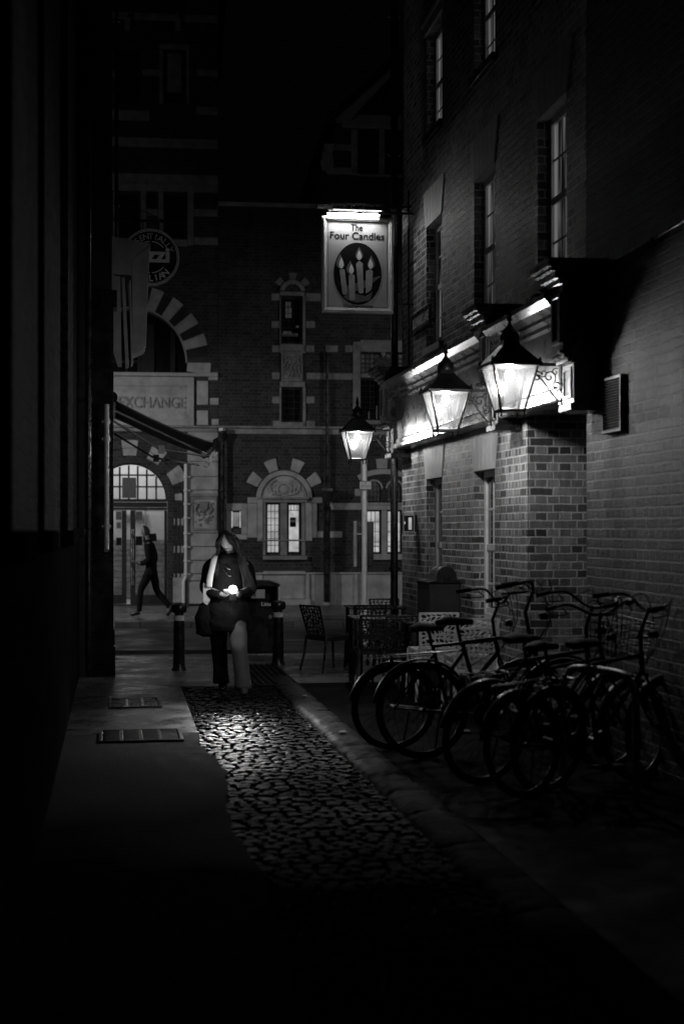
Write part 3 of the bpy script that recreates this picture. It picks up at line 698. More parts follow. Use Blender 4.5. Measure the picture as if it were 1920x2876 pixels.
W='ESSENTIALLY'
for i,ch in enumerate(W):
    a=rad(90+75-(i+.5)*150/len(W)); text(mb,ch,R_*.63*math.cos(a),R_*.63*math.sin(a),.105,-.024,ang=a-math.pi/2,bold=.0)
W='ITALIAN'
for i,ch in enumerate(W):
    a=rad(-90-50+(i+.5)*100/len(W)); text(mb,ch,R_*.84*math.cos(a),R_*.84*math.sin(a),.115,-.024,ang=a+math.pi/2,bold=.015)
mb.build('lettering',M['white'],rs)
tb_=P.x*CS+P.y*SN
mb=MB(); z=at(400,620,YR).z-P.z; mb.tube((-tb_,0.01,z),(.19,.01,z),.018); mb.tube((-tb_*.35,.01,z+.15),(.19,.01,z),.006); mb.tube((-tb_,.01,z+.36),(-tb_*.35,.01,z+.15),.006)
mb.tube((-.1,.01,z),(-.1,.01,R_*.97),.008); mb.tube((.1,.01,z),(.1,.01,R_*.97),.008); mb.build('bracket',M['iron'],rs)
# canvas banners hung on the left building, nearer than the round sign
YB=16.9; KB=YB/F0
P=at(305,1025,YB)
cb=thing('canvas_hood','grey canvas box hood projecting from the left building in front of the round sign','awning',P,AL)
def hx(px,py): return ((px-305)*KB,(1025-py)*KB)
mb=MB(); mb.slab([[hx(305,662),hx(424,680),hx(372,727),hx(371,770),hx(305,770)]],.0,.03,'y'); mb.slab([[hx(305,770),hx(338,775),hx(342,1030),hx(331,1030),hx(305,950)]],.004,.03,'y'); mb.build('side_panel',M['canvas2'],cb,bevel=.004)
mb=MB(); mb.slab([[hx(424,681),hx(420,690),hx(409,970),hx(403,981),hx(373,994),hx(371,930),hx(369,730)]],-.004,.45,'y'); mb.build('front_panel',M['canvas'],cb,bevel=.006)
mb=MB(); mb.slab([[hx(341,778),hx(350,778),hx(362,1022),hx(352,1024)]],-.01,.4,'y'); mb.slab([[hx(362,785),hx(367,785),hx(374,1015),hx(368,1020)]],-.008,.4,'y'); mb.build('fold',M['canvas2'],cb,bevel=.003)
mb=MB(); mb.tube((-.05,.02,hx(0,672)[1]),(hx(424,0)[0],.02,hx(0,684)[1]),.012); mb.build('rail',M['dark'],cb)
# small wall fitting near the camera on the left wall
mb=MB(); mb.box(-.03,.13,-.05,.05,-.04,.04); mb.box(.13,.17,-.045,.045,-.035,.03)
o=mb.build('wall_bracket',M['darkm'],bevel=.01); put(o,at(215,1497,11.4),AL); o.location=lane(-.39,s_of(13.4,-.39),1.68); tag(o,'stubby dark bracket sticking out of the left wall below the lit bricks','bracket')

# ================================================================== BUILDINGS ACROSS THE STREET
FA=rad(6.0); CF=math.cos(FA); TF=math.tan(FA); Y0=32.0
def FP(px,py):
    r=(px-960)/F0; X=r*Y0/(1-r*TF); Y=Y0+X*TF; return (X/CF,CAMH-(py-1490)/F0*Y)
def FR(a,b,c,d):                     # px left, right, py top, bottom -> x0,x1,z0,z1
    x0=FP(a,0)[0]; x1=FP(b,0)[0]; m=(a+b)/2; return x0,x1,FP(m,d)[1],FP(m,c)[1]
SC=Y0/F0*.99
ORI=(0,Y0,0)
tw=thing('tower_building','tall stone banded brick building with a big upper arch and arched glazed entrance','building',ORI,FA)
def fc(px,py): return FP(px,py)
X0=FP(60,0)[0]; X1=FP(612,0)[0]
def vring(mb,cx,cz,r0,r1,a0,a1,y0,y1,n=4): mb.slab([arc(cx,cz,r0,a0,a1,n)+arc(cx,cz,r1,a1,a0,n)],y0,y1,'y')
ca=fc(370,1017); ra=154*SC; cd=fc(365,1405); rd=104*SC
holes=[rect(*FR(a,b,c,d)) for a,b,c,d in ((330,394,535,662),(413,443,537,585),(461,525,540,668),(460,522,140,290),(330,394,140,290))]
holes.append(arc(ca[0],ca[1],ra,0,180,24)+[(ca[0]-ra,FP(300,1046)[1]),(ca[0]+ra,FP(524,1046)[1])])
zb=.03
holes.append(arc(cd[0],cd[1],rd,0,180,24)+[(cd[0]-rd,zb+.02),(cd[0]+rd,zb+.02)])
mb=MB(); mb.slab([rect(X0,X1,-.1,14.6)]+holes,0,.45,'y'); mb.build('wall',M['brick_far'],tw)
mb=MB(); mb.box(X1-.45,X1-.001,.45,9,-.1,14.6); mb.box(X0,X1-.46,8.5,9,-.1,14.6); mb.build('side_wall',M['brick_far'],tw)
mb=MB(); mb.slab([[(X0-.3,14.601),(X1+.25,14.601),(X1+.25,14.8),((X0+X1)/2,18.0),(X0-.3,14.8)]],-.3,9.2,'y'); mb.build('roof',M['darkm'],tw)
mb=MB()
def st(a,b,c,d,y=-.02,mb_=None):
    x0,x1,z0,z1=FR(a,b,c,d); (mb_ or mb).box(x0,x1,y,.05,z0,z1)
for b in ((60,612,385,411),(552,612,300,322),(60,420,306,335),(552,612,196,214),(60,330,196,212),(545,612,588,608),(545,612,667,688),(60,612,34,54),(400,455,195,212)): st(*b)
st(60,612,486,512); st(60,612,512.5,535,-.03)
for a,b,c,d in ((318,329,535,690),(396,411,535,662),(445,459,535,668),(527,544,535,690),(413,443,587,606)): st(a,b,c,d,-.025)
st(330,526,672,690,-.04)
for a in (448,): st(a,458,140,292,-.015)
st(524,532,140,292,-.015); st(448,532,124,139,-.03)
for px in (352,492): 
    x0,x1,z0,z1=FR(px,px+16,56,88); mb.box(x0,x1,-.18,-.001,z0,z1)
mb.build('stone_dressing',M['stone_d'],tw,bevel=.006)
mb=MB(); vring(mb,ca[0],ca[1],ra-.03,ra+.002,0,180,-.02,.40,30); mb.build('arch_soffit',M['stone'],tw)
mb=MB()
for a in (0,18,35.5,53,70,88,110,127,145,162): vring(mb,ca[0],ca[1],ra+.004,ra+(62 if a else 66)*SC,a-4.6 if a else -9,a+4.6 if a else 0,-.025,.05)
mb.build('arch_stones',M['stone'],tw,bevel=.006)
mb=MB()
for a in (9,27,44,61.5,79,97,118,136,153,170): vring(mb,ca[0],ca[1],ra+.004,ra+56*SC,a-4.2,a+4.2,-.012,.05)
mb.build('arch_bricks',M['darkm'],tw)
def window(par,x0,x1,z0,z1,y,fr,pane,nx,nz,f=.05,bar=.018,name='window',leaf='darkm'):
    mb=MB(); mb.slab([rect(x0,x1,z0,z1),rect(x0+f,x1-f,z0+f,z1-f)],y,y+.06,'y')
    w=mb.build(name,M[fr],par)
    mb=MB()
    for i in range(1,nx): xx=x0+f+(x1-x0-2*f)*i/nx; mb.box(xx-bar/2,xx+bar/2,y+.005,y+.03,z0+f,z1-f)
    for i in range(1,nz): zz=z0+f+(z1-z0-2*f)*i/nz; mb.box(x0+f,x1-f,y+.006,y+.029,zz-bar/2,zz+bar/2)
    if nx>1 or nz>1: mb.build('glazing_bars',M[fr],w)
    mb=MB(); mb.box(x0+f-.005,x1-f+.005,y+.031,y+.036,z0+f-.005,z1-f+.005); mb.build('pane',M[pane],w); return w
for r4 in ((330,394,535,662),(413,443,537,585),(461,525,540,668)): window(tw,*FR(*r4),.14,'darkm','glass',2,3)
window(tw,*FR(460,522,140,290),.14,'darkm','glass',1,1); window(tw,*FR(330,394,140,290),.14,'darkm','glass',1,1)
x0,x1,z0,z1=FR(470,509,146,255); mb=MB(); mb.box(x0,x1,.12,.135,z0,z1); mb.build('blind',M['stone_d'],tw)
# glazing in the big arch
x0,x1=ca[0]-ra,ca[0]+ra; zs=FP(370,1046)[1]
mb=MB(); mb.slab([arc(ca[0],ca[1],ra-.01,0,180,24)+[(x0+.01,zs),(x1-.01,zs)]],.34,.36,'y'); bw=mb.build('arched_window',M['glass'],tw)
mb=MB()
for a,b in ((395,432),(478,492)): xx0,xx1,_,_=FR(a,b,900,1046); mb.box(xx0,xx1,.28,.339,zs,FP(a,905 if a<450 else 925)[1])
for a,b,c,d in ((316,392,1008,1014),(352,357,960,1046),(385,394,900,1046)): mb.box(*FR(a,b,c,d)[:2],.27,.338,*FR(a,b,c,d)[2:])
mb.build('mullion',M['darkm'],bw)
# carved name panel
mb=MB(); st(60,612,1046,1056,-.10); x0,x1,z0,z1=FR(60,545,1057,1194); mb.slab([rect(x0,x1,z0,z1),rect(FP(300,0)[0],FP(526,0)[0],FP(420,1178)[1],FP(420,1085)[1])],-.05,.05,'y')
for a,b,c,d in ((553,585,1070,1137),(590,614.5,1118,1137),(553,585,1153,1194),(595,614.5,1177,1194),(585,612,1046,1068)): st(a,b,c,d,-.03)
mb.build('name_panel',M['stone'],tw,bevel=.008)
mb=MB(); x0,x1,z0,z1=FR(300,526,1085,1178); mb.box(x0-.002,x1+.002,-.012,.05,z0-.002,z1+.002); pn=mb.build('panel_field',M['stone'],tw)
mb=MB(); xx,zz=FP(427,1146); text(mb,'EXCHANGE',xx,zz,.36,-.03,width=185*SC,bold=.0)
cv_=mb.build('carved_lettering',M['stone_d'],pn); so=cv_.modifiers.new('t','SOLIDIFY'); so.thickness=.015; so.offset=0
mb=MB(); st(60,617,1195,1201,-.14); st(60,617,1201.5,1212,-.08); mb.build('string_course',M['stone_d'],tw,bevel=.01)
# entrance arch of three stepped orders
mb=MB()
for a in (0,28,60,90,120,152):
    for k,(r0,r1,y) in enumerate(((1.0,1.20,.10),(1.205,1.40,.0),(1.405,1.62,-.03))):
        if k==2 and a in(0,): continue
        vring(mb,cd[0],cd[1],rd*r0,rd*r1,a-(8 if a else 0),a+8,y-.02,.06 if k else .3)
mb.build('arch_stones',M['stone'],tw,bevel=.008)
mb=MB()
for a,b in ((8.3,19.7),(36.3,51.7),(68.3,81.7),(98.3,111.7),(128.3,143.7)):
    for k,(r0,r1,y) in enumerate(((1.0,1.2,.1),(1.205,1.40,.0),(1.405,1.62,-.015))): vring(mb,cd[0],cd[1],rd*r0,rd*r1,a,b,y-.015,.06 if k else .3,5)
mb.build('arch_bricks',M['brick_far'],tw,bevel=.006)
# banded jambs with roll mouldings
mb=MB(); mk=MB()
for (c,d,lit) in ((1405,1455,0),(1456,1475,1),(1476,1532,0),(1533,1552,1),(1553,1610,0),(1611,1621,1)):
    if lit: mb=MB()
    for k,(a,b,y) in enumerate(((471,482,.08),(486,494,.0),(498,506,-.01),(509,519,-.02))):
        x0,x1,z0,z1=FR(a,b,c,d); (mb if lit else mk).path([((x0+x1)/2,y+.03,z0),((x0+x1)/2,y+.03,z1)],(x1-x0)/2*1.05,10)
    if lit: mb.build('jamb_stone',M['stone'],tw,smooth='auto')
mb=MB()
st(486,519,1622,1692,-.03)
mb.build('jamb_base',M['stone'],tw); mk.build('jamb_shafts',M['darkm'],tw,smooth='auto')
# rusticated pilaster with carved arms
mb=MB(); ys=[1213,1240,1262,1298,1340,1378,1380.5,1498,1536,1575,1612,1632,1697]
for i in range(len(ys)-1):
    if ys[i]==1378: continue
    x0,x1,z0,z1=FR(527,613,ys[i],ys[i+1]); mb.box(x0,x1,-.10,.02,z0+.012,z1-.012)
x0,x1,z0,z1=FR(528,612,1213,1697); mb.box(x0,x1,-.06,.02,z0,z1)
mb.build('pilaster',M['stone'],tw,bevel=.012)
mb=MB(); x0,x1,z0,z1=FR(533,611,1386,1490); mb.slab([rect(x0+.02,x1-.02,z0,z1-.08),rect(x0+.07,x1-.06,z0+.05,z1-.13)],-.125,-.10,'y'); mb.box(x0,x1,-.15,-.101,z1-.07,z1)
cx,cz=(x0+x1)/2,(z0+z1)/2
mb.slab([[(cx-.11,cz+.24),(cx+.09,cz+.24),(cx+.08,cz+.08),(cx-.01,cz-.02),(cx-.10,cz+.08)]],-.15,-.101,'y')
r2=random.Random(3)
for k in range(40): mb.ball((cx+r2.uniform(-.19,.19),-.108,cz+r2.uniform(-.30,.10)),r2.uniform(.012,.03),6,4)
for sx in(-1,1): mb.path(catmull([(cx+sx*.10,-.12,cz-.05),(cx+sx*.18,-.125,cz+.05),(cx+sx*.14,-.125,cz+.16),(cx+sx*.2,-.12,cz+.2)],5),.018,6)
mb.build('carved_arms',M['stone_d'],tw,smooth='auto')
# glazed entrance doors, fanlight and the room behind
mb=MB(); yd=.26
x0,x1=cd[0]-rd,cd[0]+rd
def bar(a,b,c,d,y0=yd,y1=yd+.06,m_=None):
    p0,p1,q0,q1=FR(a,b,c,d); (m_ or mb).box(p0,p1,y0,y1,q0,q1)
fl_hole=[(arc(cd[0],cd[1],rd-.05,0,180,24)+[(x0+.05,cd[1]-.0),(x1-.05,cd[1]-.0)])]
mb.slab([arc(cd[0],cd[1],rd-.001,0,180,24),]+[arc(cd[0],cd[1]+.02,rd-.045,1,179,24)],yd,yd+.06,'y')
fan=mb.build('fanlight',M['darkm'],tw)
mb=MB()
for px in (335,360.5,386,411.5,438): 
    p=FP(px,0)[0]; dx=p-cd[0]; hh=math.sqrt(max(0,(rd-.04)**2-dx*dx)); mb.box(p-.02,p+.02,yd+.004,yd+.05,cd[1]+.02,cd[1]+hh)
for py in (1333,1366):
    z=FP(365,py)[1]; hh=math.sqrt(max(0,(rd-.04)**2-(z-cd[1])**2)); mb.box(cd[0]-hh,cd[0]+hh,yd+.006,yd+.048,z-.018,z+.018)
mb.build('glazing_bars',M['darkm'],fan)
mb=MB(); bar(342,382,1340,1398,yd-.01,yd+.003,mb); mb.build('hanging_panel',M['ink2'],fan)
mb=MB(); bar(262,469,1403,1409,yd-.06,yd+.08); bar(262,469,1410,1424,yd-.03,yd+.07); bar(262,469,1425,1432,yd-.01,yd+.06); mb.build('transom',M['darkm'],tw)
def leaf(a,b,ga,gb,gc,gd,nm='door'):
    mb=MB(); o=FR(a,b,1433,1698); g=FR(ga,gb,gc,gd); mb.slab([rect(*o),rect(*g)],yd,yd+.06,'y'); d=mb.build(nm,M['darkm'],tw,bevel=.004); return d,g
d1_,g1=leaf(365,469,379,461,1434.5,1672); d2_,g2=leaf(262,354,276,341,1434.5,1672)
mb=MB(); z=FP(370,1560)[1]; xx=FP(370.5,0)[0]; mb.tube((xx-.01,yd-.06,FP(370,1645)[1]),(xx-.01,yd-.06,FP(370,1486)[1]),.015); mb.tube((xx+.03,yd-.05,FP(370,1645)[1]),(xx+.03,yd-.05,FP(370,1486)[1]),.010); mb.build('handle',M['steel'],d1_)
for (a,b,c,d,mt) in ((380,399,1436,1460,'ink2'),(380,399,1506,1532,'ink'),(324,340,1436,1460,'ink2'),(325,340,1464,1486,'signpale'),(326,338,1467,1483,'ink2'),(325,340,1510,1532,'ink')):
    mb=MB(); bar(a,b,c,d,yd+.02,yd+.024 if mt!='ink2' else yd+.019,mb); mb.build('notice',M[mt],d1_ if a>370 else d2_)
mb=MB(); cx_,cz_=FP(420,1511); 
mb.M=Matrix.Translation((cx_,0,cz_))@Matrix.Rotation(rad(-7),4,'Y'); mb.box(-.15,.15,yd+.018,yd+.021,-.09,.09); mb.build('notice',M['ink'],d1_)
mb=MB(); x0,x1=cd[0]-rd-.2,cd[0]+rd+.8
mb.box(x0-.6,x1,3.0,3.1,.0,4.2); mb.box(x0-.7,x0-.6,.5,3.1,.0,4.2); mb.box(x1,x1+.1,.5,3.1,.0,4.2); mb.box(x0-.6,x1,.5,3.0,4.2,4.3); mb.build('lobby_wall',M['room'],tw)
mb=MB()
for i in range(11): z=.06+i*.13; mb.box(x0-.6,x1,2.95,2.998,z,z+.118)
mb.build('lobby_boarding',M['boards'],tw)
mb=MB(); mb.box(x0-.6,x1,.46,3.0,-.02,.04); mb.build('lobby_floor',M['room'],tw)
mb=MB(); mb.box(FP(395,0)[0],FP(400,0)[0],2.7,2.8,.06,2.2); mb.box(FP(330,0)[0],FP(400,0)[0],2.7,2.8,2.2,2.3); mb.build('lobby_screen',M['boards'],tw)
# white rainwater pipe beside the pilaster
wp=thing('white_drainpipe','pale painted rainwater pipe beside the carved stone pilaster','pipe',(Matrix.Translation(ORI)@Matrix.Rotation(FA,4,'Z'))@Vector((FP(522,0)[0],-.16,0)),FA)
mb=MB(); z1=FP(522,1302)[1]; zk=FP(522,1615)[1]; mb.path([(0,0,z1),(0,0,zk),(0,0,zk-.02),(-.05,-.02,zk-.14),(-.05,-.02,.10)],.036,10); mb.build('pipe',M['white'],wp,smooth='auto')
mb=MB()
for py in (1340,1378,1416,1455,1498,1536,1575,1612): z=FP(522,py)[1]; mb.lathe([(.036,z-.03),(.05,z-.02),(.05,z+.02),(.036,z+.03)],10); mb.box(0,.1,-.01,.02,z-.01,z+.01)
mb.build('collar',M['white'],wp,smooth='auto')

# ---- lower brick building with leaded windows and the gable
br=thing('brick_building','lower brick building with leaded stone windows and a tall gable behind the hanging sign','building',ORI,FA)
XM=FP(613,0)[0]; XG=FP(905,0)[0]; XE=FP(1500,0)[0]
zM=FP(760,582)[1]; zG=FP(1005,340)[1]
ct=fc(798,1400); rt=66*SC
hl=[rect(*FR(788,848,832,965)),rect(*FR(790,849,1088,1185)),rect(*FR(746,846,1412,1556)),rect(*FR(650,677,1435,1482)),rect(*FR(1012,1068,990,1048)),rect(*FR(1012,1068,1062,1180)),rect(*FR(1083,1135,990,1048)),rect(*FR(1083,1135,1062,1180)),
    rect(*FR(1029,1070,1433,1554)),rect(*FR(1087,1128,1433,1554)),rect(*FR(1005,1063,365,490)),rect(*FR(1081,1135,365,490))]
for cx0 in (1049.5,1107.5):
    c=FP(cx0,1372); r=20.5*SC; hl.append(arc(c[0],c[1],r,0,180,14,r*1.15)+[(c[0]-r,FP(cx0,1411)[1]),(c[0]+r,FP(cx0,1411)[1])])
ap=FP(1115,170)[1]; ev=FP(940,345)
outer=[(XM,-.1),(XE,-.1),(XE,FP(1115,170)[1]),(FP(1115,0)[0],ap),(FP(955,0)[0],FP(955,335)[1]),(XG,FP(905,450)[1]),(XG,zM),(XM,zM)]
mb=MB(); mb.slab([outer]+hl,0,.40,'y'); mb.build('wall',M['brick_far'],br)
mb=MB(); mb.box(XG,XG+.4,.4,8,zM,FP(905,450)[1]); mb.box(XM,XE,8,8.4,-.1,zM); mb.box(XM+.01,XG,.4,8,zM-.5,zM-.1); mb.box(XE-.4,XE,.4,8,-.1,ap); mb.build('side_wall',M['brick_far'],br)
mb=MB(); mb.slab([[(ev[0]-.25,ev[1]),(ev[0]-.2,ev[1]-.12),(ev[0]+.1,ev[1]-.05),(FP(1115,0)[0],ap-.02),(XE,ap-.02),(XE,ap+.25),(FP(1115,0)[0],ap+.2)]],-.25,8,'y'); mb.build('gable_roof',M['darkm'],br)
mb=MB(); mb.slab([[FP(938,345),FP(942,356),FP(975,352),FP(1112,205),FP(1112,188)]],-.30,-.255,'y')
st(950,1200,328,345,-.14); st(960,1200,346,363,-.10)
for a,b,c,d in ((986,1004,364,486),(1064,1080,364,490),(1136,1150,364,490),(910,986,405,423),(905,936,424,470),(915,1000,471,490)): st(a,b,c,d,-.02)
st(1000,1150,491,497,-.06)
mb.slab([[FP(903,450),FP(898,455),FP(905,480),FP(920,480),FP(935,425),FP(940,405),FP(925,405)]],-.05,-.025,'y')
mb.box(XM,XG,-.10,.42,zM,zM+.08)
mb.build('gable_dressing',M['stone'],br,bevel=.006)
mb=MB(); 
for a,b,c,d in ((762,785,824,844),(858,908,824,846),(762,786,902,921),(859,884,902,921),(764,786,970,989),(859,882,970,989),(764,786,1046,1065),(860,1010,1048,1066),(764,787,1114,1133),(860,883,1114,1133),(766,788,1182,1200),(860,884,1182,1200),
    (914,948,970,989),(968,1012,970,989)): st(a,b,c,d,-.018)
for a,b,c,d in ((786,855,820,831),(785,787.5,832,985),(849,857,832,985),(786,857,967,986),(786,856,1072,1087),(850,858,1088,1200),(785,789.5,1088,1200),(789,858,1186,1200),(785,857,987,992)): st(a,b,c,d,-.035)
for a,b,c,d in ((990,1011,960,1199),(1011,1160,956,989),(1069,1082,990,1199),(1012,1068,1049,1061),(1083,1135,1049,1061),(1011,1160,1181,1192)): st(a,b,c,d,-.03)
mb.build('stone_dressing',M['stone_d'],br,bevel=.006)
mb=MB(); c=FP(821,822)
vring(mb,c[0],c[1],24*SC,36*SC,10,170,-.05,.02,10)
for a in (40,90,140): vring(mb,c[0],c[1],38*SC,56*SC,a-12,a+12,-.02,.02)
mb.build('arch_stones',M['stone_d'],br,bevel=.006)
# carved panel between the stacked windows
x0,x1,z0,z1=FR(790,849,993,1071); mb=MB(); mb.box(x0,x1,-.03,.05,z0,z1); mb.slab([rect(x0,x1,z0,z1),rect(x0+.03,x1-.03,z0+.03,z1-.03)],-.055,-.0305,'y')
for k in range(60): mb.ball((r2.uniform(x0+.06,x1-.06),-.035,r2.uniform(z0+.06,z1-.06)),r2.uniform(.015,.04),6,4)
for k in range(5): xx=x0+.06+k*(x1-x0-.12)/4; mb.path(catmull([(xx,-.04,z1-.06),(xx+.03,-.05,z1-.2),(xx-.03,-.05,z1-.3),(xx+.02,-.045,z0+.1)],4),.016,6)
mb.build('carved_panel',M['stone_d'],br,smooth='auto')
w_=window(br,*FR(788,848,832,965),.12,'darkm','glass',3,6,.04,.012); 
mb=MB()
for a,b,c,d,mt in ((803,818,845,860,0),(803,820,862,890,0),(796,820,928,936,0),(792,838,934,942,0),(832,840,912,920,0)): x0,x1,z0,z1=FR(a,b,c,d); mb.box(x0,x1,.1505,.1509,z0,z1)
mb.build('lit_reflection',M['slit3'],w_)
window(br,*FR(790,849,1088,1185),.12,'darkm','glass',3,5,.04,.012)
window(br,*FR(1012,1068,990,1048),.12,'darkm','slit3',4,4,.03,.02); window(br,*FR(1083,1135,990,1048),.12,'darkm','slit3',4,4,.03,.02)
w_=window(br,*FR(1012,1068,1062,1180),.12,'darkm','glass',4,7,.03,.012); window(br,*FR(1083,1135,1062,1180),.12,'darkm','glass',4,7,.03,.012)
for (a,b,c,d) in ((1035,1039,1155,1176),(1058,1062,1138,1176)):
    x0,x1,z0,z1=FR(a,b,c,d); mb=MB(); mb.path([((x0+x1)/2,.135,z0),((x0+x1)/2,.135,z1)],.014,6); mb.build('ornament',M['signpale'],w_)
window(br,*FR(1005,1063,365,490),.12,'darkm','glass',1,2,.04,.02); window(br,*FR(1081,1135,365,490),.12,'darkm','glass',1,2,.04,.02)
mb=MB(); st(613,1500,1200,1206,-.12); st(613,1500,1206.5,1222,-.05); mb.build('string_course',M['stone_d'],br,bevel=.01)
# ground floor arched window with carved tympanum
mb=MB()
for a in (32,69,111,148): vring(mb,ct[0],ct[1],82*SC,116*SC,a-9,a+9,-.03,.03)
vring(mb,ct[0],ct[1],66*SC,79*SC,0,180,-.05,.03,24)
for a,b,c,d in ((695,738,1397,1413),(695,722,1414,1510),(723,738,1397.5,1511),(858,905,1397,1413),(878,890,1414,1510),(858,877,1397.5,1520),(722.5,736,1511,1515)): st(a,b,c,d,-.03 if a!=723 else -.035)
for a,b,c,d in ((636,690,1414,1434),(636,649,1435,1500),(678,694,1414.5,1500),(636,694,1501,1515),(925,1028,1413,1432),(925,960,1492,1510),(891,907,1492,1510),(996,1012,1373,1393),(1013,1028,1290,1412)): st(a,b,c,d,-.02)
mb.build('window_surround',M['stone'],br,bevel=.008)
mb=MB(); vring(mb,ct[0],ct[1],.02,64*SC,0,180,.0-.004,.03,24)
vring(mb,ct[0],ct[1]+.2,17*SC,20*SC,0,359.9,-.03,-.005,20)
for k in range(70):
    a=rad(r2.uniform(15,165)); q_=r2.uniform(24,58)*SC; mb.ball((ct[0]+q_*math.cos(a),-.01,ct[1]+q_*math.sin(a)*.95),r2.uniform(.012,.035),6,4)
for sx in (-1,1):
    mb.path(catmull([(ct[0]+sx*.1,-.03,ct[1]+.08),(ct[0]+sx*.28,-.035,ct[1]+.14),(ct[0]+sx*.33,-.03,ct[1]+.30),(ct[0]+sx*.2,-.03,ct[1]+.42)],6),.02,6)
mb.ball((ct[0],-.0,ct[1]+.2),.11,14,8,(1,.35,1))
mb.build('carved_tympanum',M['stone'],br,smooth='auto')
mb=MB(); st(733,867,1396,1402,-.09); st(738,862,1402.5,1411.5,-.05)
st(787,806,1412,1560,-.01); st(738.5,746,1412,1560,-.012); st(847,857,1412,1560,-.012)
st(738,862,1561,1572,-.09); st(722,870,1515.5,1520,-.04)
mb.build('stone_mullion',M['stone_d'],br,bevel=.006)
window(br,*FR(747,787.5,1412,1556),.12,'darkm','slit',3,7,.04,.012); 
w_=window(br,*FR(806,846,1412,1556),.12,'darkm','slit',1,1,.05,.012)
mb=MB()
for px in (818,827,836): x0=FP(px,0)[0]; mb.box(x0-.005,x0+.005,.148,.150,FP(px,1433)[1],FP(px,1415)[1])
x0,x1,z0,z1=FR(808,845,1432,1434); mb.box(x0,x1,.147,.150,z0,z1); mb.build('glazing_bars',M['darkm'],w_)
mb=MB(); x0,x1,z0,z1=FR(815,832,1453,1480); mb.box(x0,x1,.140,.147,z0,z1); nt_=mb.build('notice',M['ink'],w_)
mb=MB(); x0,x1,z0,z1=FR(816,831,1460,1467); mb.box(x0,x1,.137,.1395,z0,z1); nt_=mb.build('notice',M['signpale'],w_)
window(br,*FR(650,677,1435,1482),.10,'darkm','slit2',1,1,.03)
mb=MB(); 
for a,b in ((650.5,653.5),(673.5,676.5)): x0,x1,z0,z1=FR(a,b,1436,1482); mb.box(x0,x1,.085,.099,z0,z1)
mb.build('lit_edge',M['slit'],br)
# two-light window on the right with its shallow arch and lintel
for cx0,k in ((1049.5,0),(1107.5,1)):
    c=FP(cx0,1372); r=20.5*SC; zb_=FP(cx0,1411)[1]
    mb=MB(); mb.slab([arc(c[0],c[1],r,0,180,14,r*1.15)+[(c[0]-r,zb_),(c[0]+r,zb_)],arc(c[0],c[1],r*.86,0,180,14,r*1.0)+[(c[0]-r*.86,zb_+.03),(c[0]+r*.86,zb_+.03)]],.10,.15,'y'); a_=mb.build('arched_window',M['darkm'],br)
    mb=MB()
    for u in (-.5,0,.5): mb.box(c[0]+u*r-.006,c[0]+u*r+.006,.112,.13,zb_,c[1]+r*.9)
    for j in range(1,4): z=zb_+j*(c[1]+r-zb_)/4; mb.box(c[0]-r*.9,c[0]+r*.9,.113,.129,z-.006,z+.006)
    mb.build('glazing_bars',M['darkm'],a_)
    mb=MB(); mb.box(c[0]-r*.99,c[0]+r*.99,.1495,.153,zb_,c[1]+r*1.1); mb.build('pane',M['slit3'],a_)
mb=MB(); c=FP(1078,1480); 
vring(mb,c[0],c[1],(1480-1325)*SC*.97,(1480-1310)*SC*.97,60,118,-.03,.03,16)
for a in (66,92): vring(mb,c[0],c[1],172*SC*.97,200*SC*.97,a-5,a+5,-.02,.03)
for a,b,c_,d in ((1029,1135,1412,1418),(1029,1135,1419,1432)): st(a,b,c_,d,-.03)
st(1071,1086,1433,1560,-.02); st(1013,1140,1556,1572,-.07)
for cx0 in (1049.5,1107.5): 
    c2=FP(cx0,1372); vring(mb,c2[0],c2[1],21*SC,25.5*SC,0,180,-.025,.03,14)
mb.build('window_surround',M['stone'],br,bevel=.006)
window(br,*FR(1029,1070,1433,1554),.12,'darkm','slit',3,4,.03,.012); window(br,*FR(1087,1128,1433,1554),.12,'darkm','slit',3,4,.03,.012)
mb=MB(); x0,x1,z0,z1=FR(1031,1070,1533,1536); mb.box(x0,x1,.147,.150,z0,z1); x0,x1,z0,z1=FR(1088,1127,1533,1536); mb.box(x0,x1,.147,.150,z0,z1); mb.build('sill_line',M['white'],br)
# plinth with pilaster strips
mb=MB()
for a,b,c,d,y in ((613,1500,1607,1612,-.10),(613,738,1612.5,1697,-.06),(739,857,1604,1682,-.045),(858,868,1612.5,1700,-.12),(869,1500,1612.5,1702,-.07),(926,940,1612.5,1702,-.12),(994,1003,1612.5,1702,-.12),(613,870,1683,1700,-.15)): st(a,b,c,d,y)
mb.build('plinth',M['stone'],br,bevel=.01)
# rainwater pipes on that building
def fpipe(label,px,y,z0,z1,r,cols,hop=False):
    p=(Matrix.Translation(ORI)@Matrix.Rotation(FA,4,'Z'))@Vector((FP(px,0)[0],y,0)); q_=thing('drainpipe',label,'pipe',p,FA)
    mb=MB(); mb.path([(0,0,z1),(0,0,z0)],r,12); mb.build('pipe',M['dark'],q_,smooth=False)
    mb=MB()
    for c in cols: mb.lathe([(r,c-.04),(r*1.3,c-.03),(r*1.3,c+.03),(r,c+.04)],12)
    if hop: mb.lathe([(r*1.1,z1-.25),(r*2.2,z1-.05),(r*2.4,z1),(r*2.4,z1+.06)],8)
    mb.build('collar',M['dark'],q_); return q_
fpipe('black drainpipe between the stone banded building and the lower brick building',624,-.16,.1,FP(624,1212)[1],.045,(1.3,2.6),True)
fpipe('thick black drainpipe standing right of the carved arched window',915,-.22,.1,FP(915,1380)[1],.072,(1.2,2.2),True)
fpipe('slender dark drainpipe climbing the brick front above the thick pipe',917,-.10,FP(915,1380)[1],FP(917,990)[1],.035,(3.5,5.0))

